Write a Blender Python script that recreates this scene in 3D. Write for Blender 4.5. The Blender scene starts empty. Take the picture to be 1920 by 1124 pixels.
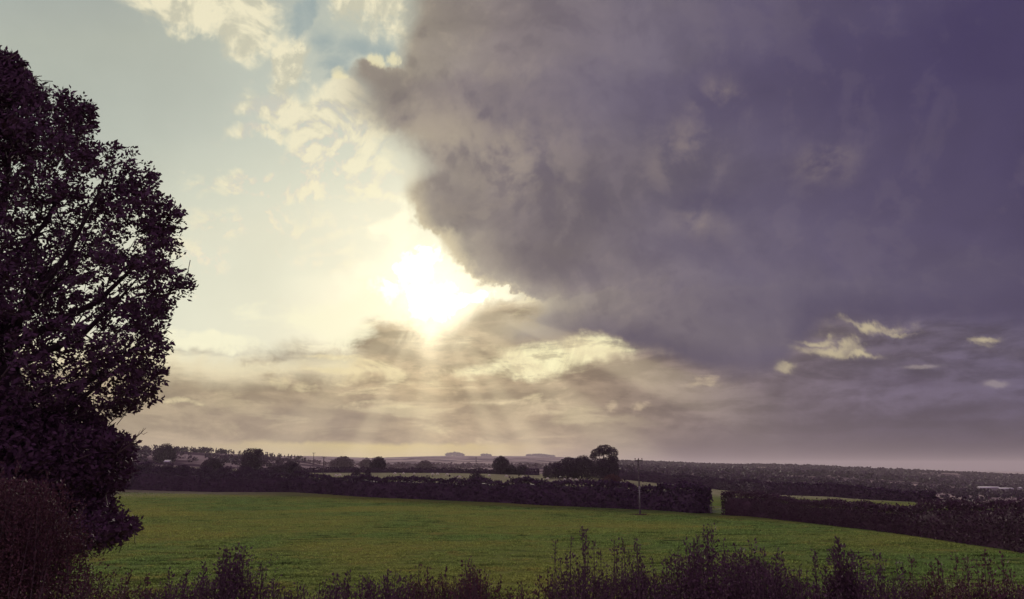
import bpy, bmesh, math, random
import numpy as np
from mathutils import Vector, Matrix

# ------------------------------------------------------------------ camera
SC = bpy.context.scene
COL = SC.collection
EYE = 6.0                      # eye height above the meadow
F = 1480.0                     # focal length in pixels of a 1920 px wide frame
PITCH = math.radians(12.3)
cam_data = bpy.data.cameras.new('camera')
cam_data.sensor_width = 36.0
cam_data.lens = F / 1920.0 * 36.0
cam_data.clip_start = 0.1
cam_data.clip_end = 40000.0
cam = bpy.data.objects.new('camera', cam_data)
COL.objects.link(cam)
cam.location = (0, 0, EYE)
cam.rotation_euler = (math.radians(90) + PITCH, 0, 0)
SC.camera = cam


def ray(px, py):
    """direction seen at a pixel of the 1920 x 1124 photograph"""
    x, y, z = px - 960.0, F, 562.0 - py
    c, s = math.cos(PITCH), math.sin(PITCH)
    return x, y * c - z * s, y * s + z * c


def azel(px, py):
    x, y, z = ray(px, py)
    return math.degrees(math.atan2(x, y)), math.degrees(math.atan2(z, math.hypot(x, y)))


def at(px, py, Y):
    """world point at distance Y on the ray of a pixel"""
    x, y, z = ray(px, py)
    return Vector((x / y * Y, Y, EYE + z / y * Y))


def lin(r, g, b):
    f = lambda c: c / 12.92 if c <= 0.04045 else ((c + 0.055) / 1.055) ** 2.4
    return (f(r / 255), f(g / 255), f(b / 255), 1.0)


# ------------------------------------------------------------------ sky
SUN_AZ, SUN_EL = azel(812, 535)
SUN_DIR = Vector((math.sin(math.radians(SUN_AZ)) * math.cos(math.radians(SUN_EL)),
                  math.cos(math.radians(SUN_AZ)) * math.cos(math.radians(SUN_EL)),
                  math.sin(math.radians(SUN_EL))))
world = bpy.data.worlds.new('World')
SC.world = world
world.use_nodes = True
WT = world.node_tree
WT.nodes.clear()


class G:
    """small expression builder for node trees"""
    def __init__(self, tree):
        self.t = tree

    def n(self, kind, **kw):
        nd = self.t.nodes.new(kind)
        for k, v in kw.items():
            setattr(nd, k, v)
        return nd

    def put(self, sock, v):
        if isinstance(v, bpy.types.NodeSocket):
            self.t.links.new(v, sock)
        elif v is not None:
            sock.default_value = v

    def m(self, op, a, b=None, c=None, clamp=False):
        nd = self.n('ShaderNodeMath', operation=op, use_clamp=clamp)
        for i, v in enumerate((a, b, c)):
            if v is not None:
                self.put(nd.inputs[i], v)
        return nd.outputs[0]

    def add(self, *v):
        r = v[0]
        for x in v[1:]:
            r = self.m('ADD', r, x)
        return r

    def sub(self, a, b): return self.m('SUBTRACT', a, b)

    def mul(self, *v):
        r = v[0]
        for x in v[1:]:
            r = self.m('MULTIPLY', r, x)
        return r

    def inv(self, a): return self.m('SUBTRACT', 1.0, a)

    def step(self, v, a, b, lo=0.0, hi=1.0):
        nd = self.n('ShaderNodeMapRange', interpolation_type='SMOOTHSTEP')
        for i, x in enumerate((v, a, b, lo, hi)):
            self.put(nd.inputs[i], x)
        return nd.outputs[0]

    def ramp(self, v, a, b, lo=0.0, hi=1.0):
        nd = self.n('ShaderNodeMapRange', clamp=True)
        for i, x in enumerate((v, a, b, lo, hi)):
            self.put(nd.inputs[i], x)
        return nd.outputs[0]

    def curve(self, v, pts, vmin, vmax, omin, omax):
        """1-D curve through pts, with v in vmin..vmax and values in omin..omax"""
        nd = self.n('ShaderNodeFloatCurve')
        self.put(nd.inputs[1], self.ramp(v, vmin, vmax))
        cv = nd.mapping.curves[0]
        pts = sorted(pts)
        q = [((a - vmin) / (vmax - vmin), (b - omin) / (omax - omin)) for a, b in pts]
        q = [(min(max(a, 0), 1), min(max(b, 0), 1)) for a, b in q]
        if q[0][0] > 0: q.insert(0, (0.0, q[0][1]))
        if q[-1][0] < 1: q.append((1.0, q[-1][1]))
        while len(cv.points) < len(q):
            cv.points.new(0.5, 0.5)
        for p, (a, b) in zip(cv.points, q):
            p.location = (a, b)
            p.handle_type = 'AUTO_CLAMPED'
        nd.mapping.update()
        return self.ramp(nd.outputs[0], 0.0, 1.0, omin, omax)

    def colours(self, v, stops, vmin, vmax):
        nd = self.n('ShaderNodeValToRGB')
        self.put(nd.inputs[0], self.ramp(v, vmin, vmax))
        el = nd.color_ramp.elements
        while len(el) < len(stops):
            el.new(0.5)
        for e, (p, c) in zip(el, sorted(stops, key=lambda s: s[0])):
            e.position = min(max((p - vmin) / (vmax - vmin), 0), 1)
            e.color = c
        return nd.outputs[0]

    def mix(self, f, a, b, blend='MIX'):
        nd = self.n('ShaderNodeMix', data_type='RGBA', blend_type=blend, clamp_factor=True)
        self.put(nd.inputs[0], f)
        self.put(nd.inputs[6], a)
        self.put(nd.inputs[7], b)
        return nd.outputs[2]

    def scale(self, col, f):
        nd = self.n('ShaderNodeVectorMath', operation='SCALE')
        self.put(nd.inputs[0], col)
        self.put(nd.inputs['Scale'], f)
        return nd.outputs[0]

    def vadd(self, a, b):
        nd = self.n('ShaderNodeVectorMath', operation='ADD')
        self.put(nd.inputs[0], a)
        self.put(nd.inputs[1], b)
        return nd.outputs[0]

    def vec(self, x, y, z):
        nd = self.n('ShaderNodeCombineXYZ')
        for i, v in enumerate((x, y, z)):
            self.put(nd.inputs[i], v)
        return nd.outputs[0]

    def noise(self, vec, scale, detail=6.0, rough=0.55, dist=0.0, lac=2.0):
        nd = self.n('ShaderNodeTexNoise')
        self.put(nd.inputs['Vector'], vec)
        nd.inputs['Scale'].default_value = scale
        nd.inputs['Detail'].default_value = detail
        nd.inputs['Roughness'].default_value = rough
        nd.inputs['Lacunarity'].default_value = lac
        nd.inputs['Distortion'].default_value = dist
        return nd.outputs[0]


g = G(WT)
tc = g.n('ShaderNodeTexCoord')
DIR = tc.outputs['Generated']
sep = g.n('ShaderNodeSeparateXYZ')
WT.links.new(DIR, sep.inputs[0])
dx, dy, dz = sep.outputs
az = g.mul(g.m('ARCTAN2', dx, dy), 180 / math.pi)
el = g.mul(g.m('ARCSINE', dz), 180 / math.pi)

# coordinates on the cloud deck: features flatten towards the horizon
dk = g.m('ADD', g.m('MAXIMUM', dz, 0.0), 0.16)
deck = g.vec(g.m('DIVIDE', dx, dk), g.m('DIVIDE', dy, dk), 0.0)
streak = g.vec(g.mul(az, 0.060), g.mul(el, 0.24), 3.7)       # flat layers low in the sky
soft = g.noise(DIR, 4.2, 5.0, 0.55)
fine = g.noise(DIR, 9.0, 9.0, 0.62, 0.35)
fine2 = g.noise(g.vadd(DIR, (3.1, 1.7, 0.4)), 9.0, 9.0, 0.62, 0.35)
puff = g.noise(g.vadd(DIR, (7.3, 2.2, 5.1)), 17.0, 8.0, 0.60, 0.6)
lay = g.noise(streak, 1.0, 8.0, 0.58, 0.5)
lay2 = g.noise(g.vadd(streak, (11.0, 4.0, 0.0)), 2.2, 7.0, 0.60, 0.5)
wa = g.mul(g.sub(fine, 0.5), 7.0)
we = g.mul(g.sub(fine2, 0.5), 7.0)
azw, elw = g.add(az, wa), g.add(el, we)


def spot(px, py, rx, ry, rot=0.0, warp=1.0):
    """soft elliptical patch, 1 in the middle and 0 at its rim; radii in photo pixels, warped by cloud noise"""
    a0, e0 = azel(px, py)
    k = math.degrees(1 / F) * math.cos(math.radians(math.hypot(a0, e0 - 12.3))) ** 2 * 1.02
    u = g.sub(g.m('MULTIPLY_ADD', wa, warp, az), a0)
    v = g.sub(g.m('MULTIPLY_ADD', we, warp, el), e0)
    c, s = math.cos(math.radians(rot)), math.sin(math.radians(rot))
    p = g.m('MULTIPLY_ADD', u, c, g.mul(v, s))
    q = g.m('MULTIPLY_ADD', v, c, g.mul(u, -s))
    p = g.mul(p, 1 / (rx * k))
    q = g.mul(q, 1 / (ry * k))
    d2 = g.m('MULTIPLY_ADD', p, p, g.mul(q, q))
    return g.m('EXPONENT', g.mul(d2, -1.35))


def grow(w, tex, k, lo, hi):
    """cloud patch: the soft mask w broken up by the texture, fading out with the mask"""
    return g.step(g.m('MULTIPLY_ADD', g.mul(g.sub(tex, 0.5), g.m('MINIMUM', g.mul(w, 3.0), 1.0)), k, w), lo, hi)


def union(items):
    r = items[0]
    for x in items[1:]:
        r = g.m('MAXIMUM', r, x)
    return r


# angle from the sun
dot = g.n('ShaderNodeVectorMath', operation='DOT_PRODUCT')
WT.links.new(DIR, dot.inputs[0])
dot.inputs[1].default_value = SUN_DIR
ang = g.mul(g.m('ARCCOSINE', g.m('MINIMUM', dot.outputs['Value'], 0.99999)), 180 / math.pi)


def bell(width):
    return g.m('EXPONENT', g.mul(g.m('POWER', g.mul(ang, 1 / width), 2.0), -1.0))


# relief of the cloud surface: brighter where it faces the sun
tos = g.n('ShaderNodeVectorMath', operation='SUBTRACT')
tos.inputs[0].default_value = SUN_DIR
WT.links.new(DIR, tos.inputs[1])
ton = g.n('ShaderNodeVectorMath', operation='NORMALIZE')
WT.links.new(tos.outputs[0], ton.inputs[0])
TOSUN = ton.outputs[0]


def relief(seed, scale, detail, rough, reach, dist=0.4, gain=3.0):
    p = g.vadd(DIR, seed)
    a = g.noise(p, scale, detail, rough, dist)
    b = g.noise(g.vadd(p, g.scale(TOSUN, reach)), scale, detail, rough, dist)
    return g.m('MULTIPLY_ADD', g.sub(a, b), gain, 0.5)


rel_big = relief((4.1, 0.3, 7.7), 6.5, 7.0, 0.56, 0.030)
rel_fine = relief((9.4, 3.3, 1.2), 15.0, 7.0, 0.60, 0.014)
# the same for the flat layers low in the sky, stretched along the horizon
sa = g.m('DIVIDE', g.sub(SUN_AZ, az), g.m('ADD', ang, 2.0))
flat_a = g.noise(g.vec(g.mul(az, 0.115), g.mul(el, 0.34), 1.9), 1.6, 8.0, 0.60, 0.35)
flat_b = g.noise(g.vec(g.m('MULTIPLY_ADD', sa, 0.035, g.mul(az, 0.115)), g.m('MULTIPLY_ADD', el, 0.34, 0.16), 1.9), 1.6, 8.0, 0.60, 0.35)
rel_flat = g.m('MULTIPLY_ADD', g.sub(flat_a, flat_b), 2.2, 0.5)

# -- zone masks -------------------------------------------------------------
edge_pts = [(758, -70), (752, 0), (748, 60), (738, 105), (690, 125), (640, 150), (632, 185), (650, 225), (700, 265),
            (742, 310), (757, 345), (752, 380), (772, 420), (815, 448), (832, 488), (880, 522), (935, 542),
            (990, 556), (985, 580), (955, 600), (930, 625), (920, 660)]
ae = [azel(*p) for p in edge_pts]
edge = g.curve(elw, [(e, a) for a, e in ae], 0.0, 40.0, -20.0, 10.0)
inside = g.sub(g.m('MULTIPLY_ADD', wa, 0.35, az), edge)      # degrees inside the dark cloud
blur = g.curve(el, [(azel(700, y)[1], w) for y, w in ((0, 2.2), (100, 1.4), (140, 2.2), (200, 4.5), (300, 4.0), (350, 1.2), (420, 0.7), (560, 1.2), (600, 3.0), (650, 3.0))], 0.0, 40.0, 0.0, 6.0)
dark_side = g.step(inside, g.mul(blur, -0.35), blur)
und = [azel(*p) for p in ((880, 650), (950, 640), (1050, 642), (1200, 655), (1300, 690), (1400, 700), (1450, 690), (1500, 640),
                          (1560, 604), (1700, 600), (1800, 604), (1920, 608))]
under = g.curve(az, [(a, e) for a, e in und], -40.0, 40.0, 0.0, 20.0)
dark_up = g.step(g.sub(g.m('MULTIPLY_ADD', we, 0.45, el), under), -0.9, 0.9)
dark = g.mul(dark_side, dark_up)
bank_pts = [azel(*p) for p in ((150, 622), (300, 640), (400, 645), (500, 652), (560, 646), (640, 640), (700, 600), (760, 598), (830, 606), (900, 582), (960, 556), (1050, 540))]
bank_top = g.curve(az, [(a, e) for a, e in bank_pts], -40.0, 40.0, 0.0, 20.0)
low = g.step(g.sub(bank_top, g.m('MULTIPLY_ADD', we, 0.7, el)), -0.9, 1.3)

# -- open sky and thin veil (left) --------------------------------------------
nish = g.n('ShaderNodeTexSky', sky_type='NISHITA')
nish.sun_disc = False
nish.sun_elevation = math.radians(SUN_EL)
nish.sun_rotation = math.radians(SUN_AZ)
nish.altitude = 100.0
nish.air_density = 1.0
nish.dust_density = 2.0
nish.ozone_density = 1.0
rise = g.add(g.mul(g.m('MAXIMUM', g.sub(el, SUN_EL), 0.0), 1.35), g.mul(g.m('ABSOLUTE', g.sub(az, SUN_AZ)), 0.35))
veil_col = g.colours(rise, [(0, lin(236, 234, 206)), (4, lin(212, 216, 195)), (9, lin(214, 216, 194)), (13, lin(203, 208, 189)), (18.5, lin(188, 195, 181)),
                            (22, lin(183, 190, 177)), (27, lin(180, 186, 172)), (37, lin(145, 153, 154)), (50, lin(136, 146, 150))], 0.0, 60.0)
veil_col = g.scale(veil_col, g.ramp(soft, 0.3, 0.7, 0.92, 1.08))
sky_part = g.scale(nish.outputs[0], 0.10)
clear = g.mix(0.93, sky_part, veil_col)
blue_gap = union([spot(570, 15, 26, 70, -20, 0.8), spot(610, 80, 60, 50, -20, 0.8), spot(665, 98, 95, 44, 0, 0.8), spot(630, 125, 60, 36, 0, 0.8), spot(715, 98, 44, 28, 0, 0.6)])

# cream lit clouds
cream = lin(232, 224, 190)
w_top = union([spot(350, -15, 200, 80, -6), spot(470, 35, 100, 80, -35), spot(540, 120, 42, 95, -18, 0.7), spot(665, -2, 92, 50, -28, 0.7), spot(722, 22, 64, 58, 0, 0.7)])
w_mid = union([spot(545, 205, 130, 50, 0), spot(600, 255, 140, 70, -20), spot(480, 248, 70, 26, 5), spot(660, 320, 110, 55, -10), spot(690, 255, 70, 75, 0, 0.8), spot(715, 335, 60, 60, 0, 0.7),
               spot(585, 300, 80, 70), spot(640, 185, 60, 50)])
w_low = union([spot(520, 350, 200, 34, 3), spot(700, 365, 100, 40), spot(480, 425, 190, 50, 4), spot(690, 410, 70, 40), spot(430, 566, 110, 9, 2, 0.4), spot(520, 470, 40, 14, 0, 0.7), spot(390, 490, 120, 30, 0), spot(620, 480, 120, 40, 0)])
wisp = g.noise(g.vec(g.m('MULTIPLY_ADD', el, 0.05, g.mul(az, 0.085)), g.mul(el, 0.14), 0.0), 2.2, 9.0, 0.62, 0.8)
wtex = g.add(g.mul(wisp, 0.6), g.mul(puff, 0.4))
f_top = grow(w_top, g.add(g.mul(wisp, 0.5), g.mul(fine2, 0.5)), 2.4, 0.2, 0.72)
f_mid = grow(w_mid, g.add(g.mul(wisp, 0.55), g.mul(fine2, 0.45)), 3.0, 0.18, 0.80)
f_low = grow(w_low, wtex, 3.2, 0.20, 0.95)
shade = g.step(g.add(g.mul(rel_fine, 0.55), g.mul(rel_big, 0.20), g.mul(wisp, 0.25)), 0.36, 0.62)
cream_lit = g.mix(g.ramp(ang, 3, 13), lin(255, 249, 214), g.mix(shade, lin(204, 200, 176), lin(244, 235, 201)))
gap = grow(blue_gap, g.add(g.mul(wisp, 0.4), g.mul(fine2, 0.6)), 3.2, 0.15, 0.95)
clear = g.mix(g.mul(gap, 0.9), clear, g.mix(g.ramp(puff, 0.35, 0.65), lin(150, 165, 166), lin(168, 179, 174)))
f_top = g.mul(f_top, g.inv(gap))
clear = g.mix(g.mul(f_top, 0.88), clear, cream_lit)
clear = g.mix(g.mul(f_mid, 0.85), clear, cream_lit, 'LIGHTEN')
clear = g.mix(g.mul(f_low, 0.85), clear, cream_lit, 'LIGHTEN')

# -- low cloud bank -------------------------------------------------------------
bank_col = g.colours(az, [(azel(x, 760)[0], c) for x, c in ((0, lin(176, 166, 146)), (250, lin(184, 171, 146)), (450, lin(172, 158, 134)), (620, lin(166, 151, 128)),
                          (800, lin(186, 168, 138)), (960, lin(176, 158, 132)), (1120, lin(158, 140, 120)), (1300, lin(134, 119, 112)), (1480, lin(117, 105, 112)),
                          (1650, lin(104, 94, 110)), (1920, lin(103, 94, 116)), (2200, lin(96, 88, 114)))], -40.0, 40.0)
tex_low = g.add(g.mul(lay, 0.42), g.mul(lay2, 0.30), g.mul(puff, 0.28))
bank_col = g.scale(bank_col, g.step(tex_low, 0.37, 0.63, 0.74, 1.30))
bank_col = g.scale(bank_col, g.step(rel_flat, 0.25, 0.75, g.ramp(el, 2.0, 9.0, 0.76, 0.66), g.ramp(el, 2.0, 9.0, 0.99, 1.12)))
bank_col = g.mix(1.0, bank_col, g.mix(g.ramp(az, -4.0, 16.0), (1.06, 1.0, 0.88, 1), (0.86, 0.86, 0.90, 1)), 'MULTIPLY')
near_sun = bell(17.0)
ridge_lit = g.step(g.m('MULTIPLY_ADD', g.sub(lay2, 0.5), 1.4, tex_low), 0.52, 0.74)
bank_col = g.mix(g.mul(ridge_lit, g.ramp(near_sun, 0.25, 0.9), 0.75), bank_col, lin(238, 222, 172))
# cream crest along the top of the bank on the left
crest = g.mul(g.step(g.sub(bank_top, g.m('MULTIPLY_ADD', we, 0.5, el)), 3.2, 0.3), g.step(az, -1.5, -7.0))
crest = g.mul(crest, g.step(g.add(lay, g.mul(g.sub(puff, 0.5), 0.6)), 0.32, 0.50))
bank_col = g.mix(g.mul(crest, 0.95), bank_col, lin(248, 238, 200))
# darker bellies
belly = union([spot(940, 612, 90, 40, 0, 0.5), spot(1050, 618, 90, 30, 0, 0.5), spot(580, 665, 170, 16, 2, 0.5), spot(430, 655, 130, 8, 2, 0.4), spot(620, 782, 330, 42, 0, 0.5)])
bank_col = g.mix(g.mul(belly, 0.45), bank_col, g.mix(bell(6.0), lin(146, 131, 118), lin(188, 172, 140)))
# the bright holes
hole = union([spot(1010, 668, 165, 44, 0, 0.55), spot(1105, 665, 110, 34, 0, 0.6), spot(960, 690, 110, 26, 0, 0.6)])
fleck = g.add(g.mul(lay2, 0.5), g.mul(puff, 0.5))
f_hole = g.mul(grow(hole, tex_low, 4.2, 0.18, 0.95), g.step(g.add(g.mul(fleck, 0.5), g.mul(rel_flat, 0.5)), 0.36, 0.50, 0.50, 1.0))
bank_col = g.mix(f_hole, bank_col, g.mix(g.step(puff, 0.38, 0.58), lin(228, 216, 172), lin(255, 247, 198)))
streaks = union([spot(930, 752, 120, 10, 0, 0.35), spot(1000, 758, 70, 22, 0, 0.6), spot(1215, 768, 40, 16, 0, 0.6), spot(1150, 762, 30, 18, 0, 0.7),
                 spot(1300, 722, 60, 12, 12, 0.5), spot(560, 728, 55, 22, 0, 0.7), spot(515, 715, 22, 22, 0, 0.7), spot(660, 695, 130, 7, 0, 0.25), spot(620, 668, 90, 7, 0, 0.3),
                 spot(700, 758, 120, 9, 0, 0.4), spot(330, 755, 60, 12, 0, 0.5)])
f_str = grow(streaks, g.add(g.mul(lay2, 0.6), g.mul(puff, 0.4)), 4.4, 0.34, 1.3)
bank_col = g.mix(g.mul(f_str, 0.75), bank_col, g.mix(g.ramp(az, -12, 8), lin(236, 220, 172), lin(212, 190, 156)))
small = union([spot(1622, 611, 78, 13, -5, 0.8), spot(1668, 617, 44, 8, -16, 0.8), spot(1555, 652, 74, 17, -14, 0.9), spot(1600, 664, 60, 9, -10, 0.8), spot(1530, 630, 40, 11, -14, 0.8), spot(1481, 687, 30, 14, 0, 0.8), spot(1837, 641, 42, 10, -7, 0.7)])
tiny = union([spot(1728, 690, 34, 5, 0, 0.2), spot(1868, 724, 26, 8, 0, 0.3)])
smudge = spot(1725, 726, 46, 15, -6, 0.5)

# strip of open light along the horizon
strip = g.mul(g.step(g.m('MULTIPLY_ADD', g.sub(puff, 0.5), 1.2, el), 2.15, 1.75), g.step(az, 8.0, -1.0))
strip_col = g.colours(az, [(azel(x, 840)[0], c) for x, c in ((0, lin(168, 155, 132)), (300, lin(184, 166, 132)), (600, lin(206, 188, 128)), (720, lin(222, 202, 132)),
                           (900, lin(212, 190, 130)), (1060, lin(178, 154, 124)), (1300, lin(150, 132, 118)), (1600, lin(126, 114, 118)), (1920, lin(112, 102, 118)))], -40.0, 40.0)
bank_col = g.mix(g.mul(strip, 0.9), bank_col, strip_col)
mist = g.mul(g.step(el, 4.5, 0.2), g.step(az, 2.0, 14.0))
bank_col = g.mix(g.mul(mist, 0.88), bank_col, g.mix(g.ramp(az, 8, 30), lin(80, 70, 72), lin(34, 32, 48)))

# -- the big dark cloud -----------------------------------------------------------
depth = g.add(inside, g.mul(g.sub(soft, 0.5), 5.0))
dark_col = g.colours(depth, [(0, lin(172, 162, 145)), (3, lin(152, 142, 132)), (8, lin(131, 121, 121)), (13, lin(118, 109, 116)), (20, lin(108, 100, 114)),
                             (28, lin(92, 84, 107)), (36, lin(80, 72, 100)), (46, lin(67, 59, 92))], 0.0, 48.0)
mott = g.noise(g.vadd(deck, (0.6, 2.4, 0.0)), 1.15, 7.0, 0.55, 0.3)
mott2 = g.noise(g.vadd(DIR, (1.2, 8.4, 2.0)), 5.0, 8.0, 0.56, 0.6)
dark_col = g.scale(dark_col, g.step(g.add(g.mul(mott, 0.45), g.mul(mott2, 0.55)), 0.36, 0.64, g.ramp(inside, 10.0, 32.0, 0.76, 0.88), g.ramp(inside, 10.0, 32.0, 1.24, 1.10)))
bill = g.add(g.mul(rel_big, 0.65), g.mul(rel_fine, 0.35))
bill_amt = g.ramp(inside, 0.0, 30.0, 1.0, 0.30)
dark_col = g.mix(g.mul(g.step(bill, 0.52, 0.72), bill_amt, 0.26), dark_col, g.mix(g.ramp(inside, 0, 16), lin(196, 182, 156), lin(140, 128, 134)))
dark_col = g.mix(g.mul(g.step(bill, 0.48, 0.28), bill_amt, 0.30), dark_col, g.mix(g.ramp(inside, 0, 16), lin(104, 95, 96), lin(68, 62, 88)))
pale = union([spot(1345, 190, 60, 48, 0, 0.5), spot(1290, 285, 95, 60, 20, 0.6), spot(1545, 300, 60, 42, 0, 0.5), spot(1315, 425, 60, 34, -30, 0.5), spot(840, 250, 140, 70, 0, 0.7), spot(960, 300, 130, 90, 0, 0.7)])
dark_col = g.mix(g.mul(pale, g.step(g.add(g.mul(bill, 0.5), g.mul(mott2, 0.5)), 0.40, 0.60), 0.42), dark_col, g.mix(g.ramp(az, -4, 12), lin(190, 176, 150), lin(160, 144, 132)))
deep = union([spot(1340, 385, 110, 34, -8, 0.6), spot(1310, 475, 140, 44, -8, 0.6), spot(1450, 560, 420, 60, -2, 0.5), spot(830, 390, 80, 60, 0, 0.6), spot(1000, 490, 140, 50, -15, 0.6), spot(660, 145, 40, 25, 0, 0.7)])
dark_col = g.mix(g.mul(deep, 0.38), dark_col, g.mix(g.ramp(az, -6, 8), lin(96, 86, 88), lin(68, 62, 92)))
base_lo = g.mul(g.step(g.sub(el, under), 3.0, 0.3), g.step(az, -2.0, 6.0))
dark_col = g.mix(g.mul(base_lo, 0.48), dark_col, lin(72, 65, 92))
# sun-warmed lip of the cloud
lip = g.mul(bell(10.0), g.step(inside, 2.2, -0.2))
dark_col = g.mix(g.mul(lip, 0.75), dark_col, lin(236, 220, 178))

# -- put the layers together ---------------------------------------------------------
cloud = g.mix(low, clear, bank_col)
cloud = g.mix(g.mul(dark, g.inv(g.mul(f_hole, 0.8))), cloud, dark_col)
f_small = grow(small, g.add(g.mul(lay2, 0.35), g.mul(puff, 0.30), g.mul(rel_fine, 0.35)), 1.9, 0.05, 1.45)
f_wide = g.mul(union([spot(1590, 640, 170, 46, -8, 0.8), spot(1850, 645, 100, 26, -6, 0.8)]), g.ramp(lay, 0.35, 0.65))
cloud = g.mix(g.mul(f_wide, 0.35), cloud, lin(132, 120, 118))
cloud = g.mix(g.mul(f_small, 0.95), cloud, lin(196, 182, 148))
cloud = g.mix(g.mul(g.step(tiny, 0.0, 0.8), 0.45), cloud, lin(170, 158, 154))
cloud = g.mix(g.mul(smudge, 0.5), cloud, lin(82, 72, 92))

# bright tufts along the upper edge of the dark cloud
tuft = union([spot(705, 118, 46, 24, 12, 0.6), spot(632, 142, 34, 22, 0, 0.6), spot(740, 105, 22, 18, 30, 0.6)])
f_tuft = grow(tuft, g.add(g.mul(puff, 0.5), g.mul(fine2, 0.5)), 3.6, 0.35, 0.95)
cloud = g.mix(g.mul(f_tuft, 0.8), cloud, lin(236, 226, 184))

# sun glow: a blown-out break in the cloud
brk = union([spot(806, 552, 100, 36, -6, 0.6), spot(788, 500, 42, 44, 25, 0.7), spot(868, 556, 60, 20, 0, 0.5), spot(800, 575, 50, 26, 0, 0.3)])
brk_wide = union([brk, spot(742, 440, 46, 52, 20, 0.8), spot(740, 520, 110, 60, 10, 0.7), spot(930, 553, 46, 13, -3, 0.5)])
brk_tex = g.add(g.mul(puff, 0.5), g.mul(rel_fine, 0.5))
fringe = grow(brk_wide, brk_tex, 1.9, 0.06, 0.85)
core = grow(brk, brk_tex, 2.2, 0.22, 0.90)
core = g.mul(core, g.inv(g.mul(dark, 0.97)), g.step(g.sub(el, azel(800, 607)[1]), -0.35, 0.6))
fringe = g.mul(fringe, g.inv(g.mul(dark, 0.97)), g.step(g.sub(el, azel(800, 612)[1]), -0.5, 0.9))
cloud = g.mix(fringe, cloud, (1.05, 1.0, 0.74, 1.0))
cloud = g.mix(core, cloud, (3.2, 3.0, 2.3, 1.0))
spread = union([spot(690, 570, 190, 60, 12, 0.6), spot(600, 605, 160, 45, 0, 0.6), spot(660, 630, 120, 42, 0, 0.5), spot(400, 632, 170, 22, 0, 0.5)])
f_spread = grow(spread, g.add(g.mul(lay2, 0.5), g.mul(puff, 0.5)), 3.4, 0.34, 0.95)
cloud = g.mix(g.mul(f_spread, g.inv(dark), 0.75), cloud, lin(255, 250, 214))

# glow scattered in the air round the sun, and beams fanning out below the break
halo = g.add(g.mul(bell(2.6), 0.26), g.mul(bell(5.5), 0.10))
halo = g.mul(halo, g.inv(g.mul(dark, 0.72)))
fan = g.m('ARCTAN2', g.sub(az, SUN_AZ), g.sub(SUN_EL - 0.2, el))      # 0 straight down, grows to the right
fan_w = g.m('MULTIPLY_ADD', g.sub(soft, 0.5), 0.10, fan)
ray_c = g.curve(fan_w, [(-1.45, 0), (-1.0, 0.05), (-0.84, 0.15), (-0.72, 0.55), (-0.62, 0.2), (-0.5, 0.12), (-0.41, 0.75), (-0.30, 0.2), (-0.15, 0.3), (-0.05, 0.8), (0.05, 0.6),
                        (0.15, 0.2), (0.28, 0.12), (0.40, 0.7), (0.48, 0.35), (0.57, 0.85), (0.68, 0.25), (0.78, 0.3), (0.87, 0.75), (0.97, 0.2), (1.05, 0.1), (1.12, 0.3), (1.18, 0.95), (1.24, 0.75), (1.31, 0.0), (1.45, 0)], -1.5, 1.5, 0.0, 1.0)
beams = g.mul(g.ramp(ray_c, 0.08, 1.0), g.step(el, SUN_EL - 0.3, SUN_EL - 5.0), g.step(ang, 29.0, 14.0), g.step(ang, 2.5, 7.0), g.ramp(lay, 0.3, 0.6, 0.7, 1.0))
beam = g.mul(g.step(g.m('ABSOLUTE', fan), 0.30, 0.0), g.step(ang, 7.0, 1.5), low)
down = g.mul(g.step(g.m('ABSOLUTE', g.sub(fan, 0.02)), 0.95, 0.0), g.step(ang, 7.5, 0.8), low)
light = g.add(halo, g.mul(beams, g.ramp(az, 4.0, 20.0, 0.120, 0.095)), g.mul(bell(5.0), low, 0.22), g.mul(down, 0.50), g.mul(beam, 0.45))
veil = g.mul(beams, g.step(az, 26.0, 8.0), 0.32)                  # lit air hides the cloud texture behind it
cloud = g.mix(veil, cloud, g.mix(g.ramp(az, 2.0, 18.0), lin(212, 192, 148), lin(160, 142, 128)))
total = g.vadd(cloud, g.scale((1.0, 0.90, 0.62), light))

# overcast behind the camera and below the horizon: plain cloud, made brighter and more purple to light the foliage
back = g.step(g.m('ABSOLUTE', g.sub(az, 20.0)), 62.0, 120.0)
total = g.mix(back, total, lin(178, 152, 184))
bg = g.n('ShaderNodeBackground')
bg.inputs['Strength'].default_value = 1.0
WT.links.new(total, bg.inputs['Color'])
wo = g.n('ShaderNodeOutputWorld')
WT.links.new(bg.outputs[0], wo.inputs['Surface'])
world.cycles.sampling_method = 'MANUAL'
world.cycles.sample_map_resolution = 512

# ------------------------------------------------------------------ sun and exposure
sun_data = bpy.data.lights.new('sun', 'SUN')
sun_data.energy = 3.2
sun_data.angle = math.radians(14)
sun_data.color = (1.0, 0.93, 0.74)
sun = bpy.data.objects.new('sun', sun_data)
COL.objects.link(sun)
sun.rotation_euler = SUN_DIR.to_track_quat('Z', 'Y').to_euler()
SC.view_settings.view_transform = 'Standard'
SC.view_settings.look = 'None'
SC.view_settings.exposure = 0.0
SC.view_settings.gamma = 1.0
SC.view_settings.use_curve_mapping = False
SC.render.film_transparent = False

# ------------------------------------------------------------------ helpers
RNG = np.random.default_rng(11)
random.seed(11)
_LAT = np.random.default_rng(5).random((64, 64, 64)).astype(np.float32)


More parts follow.
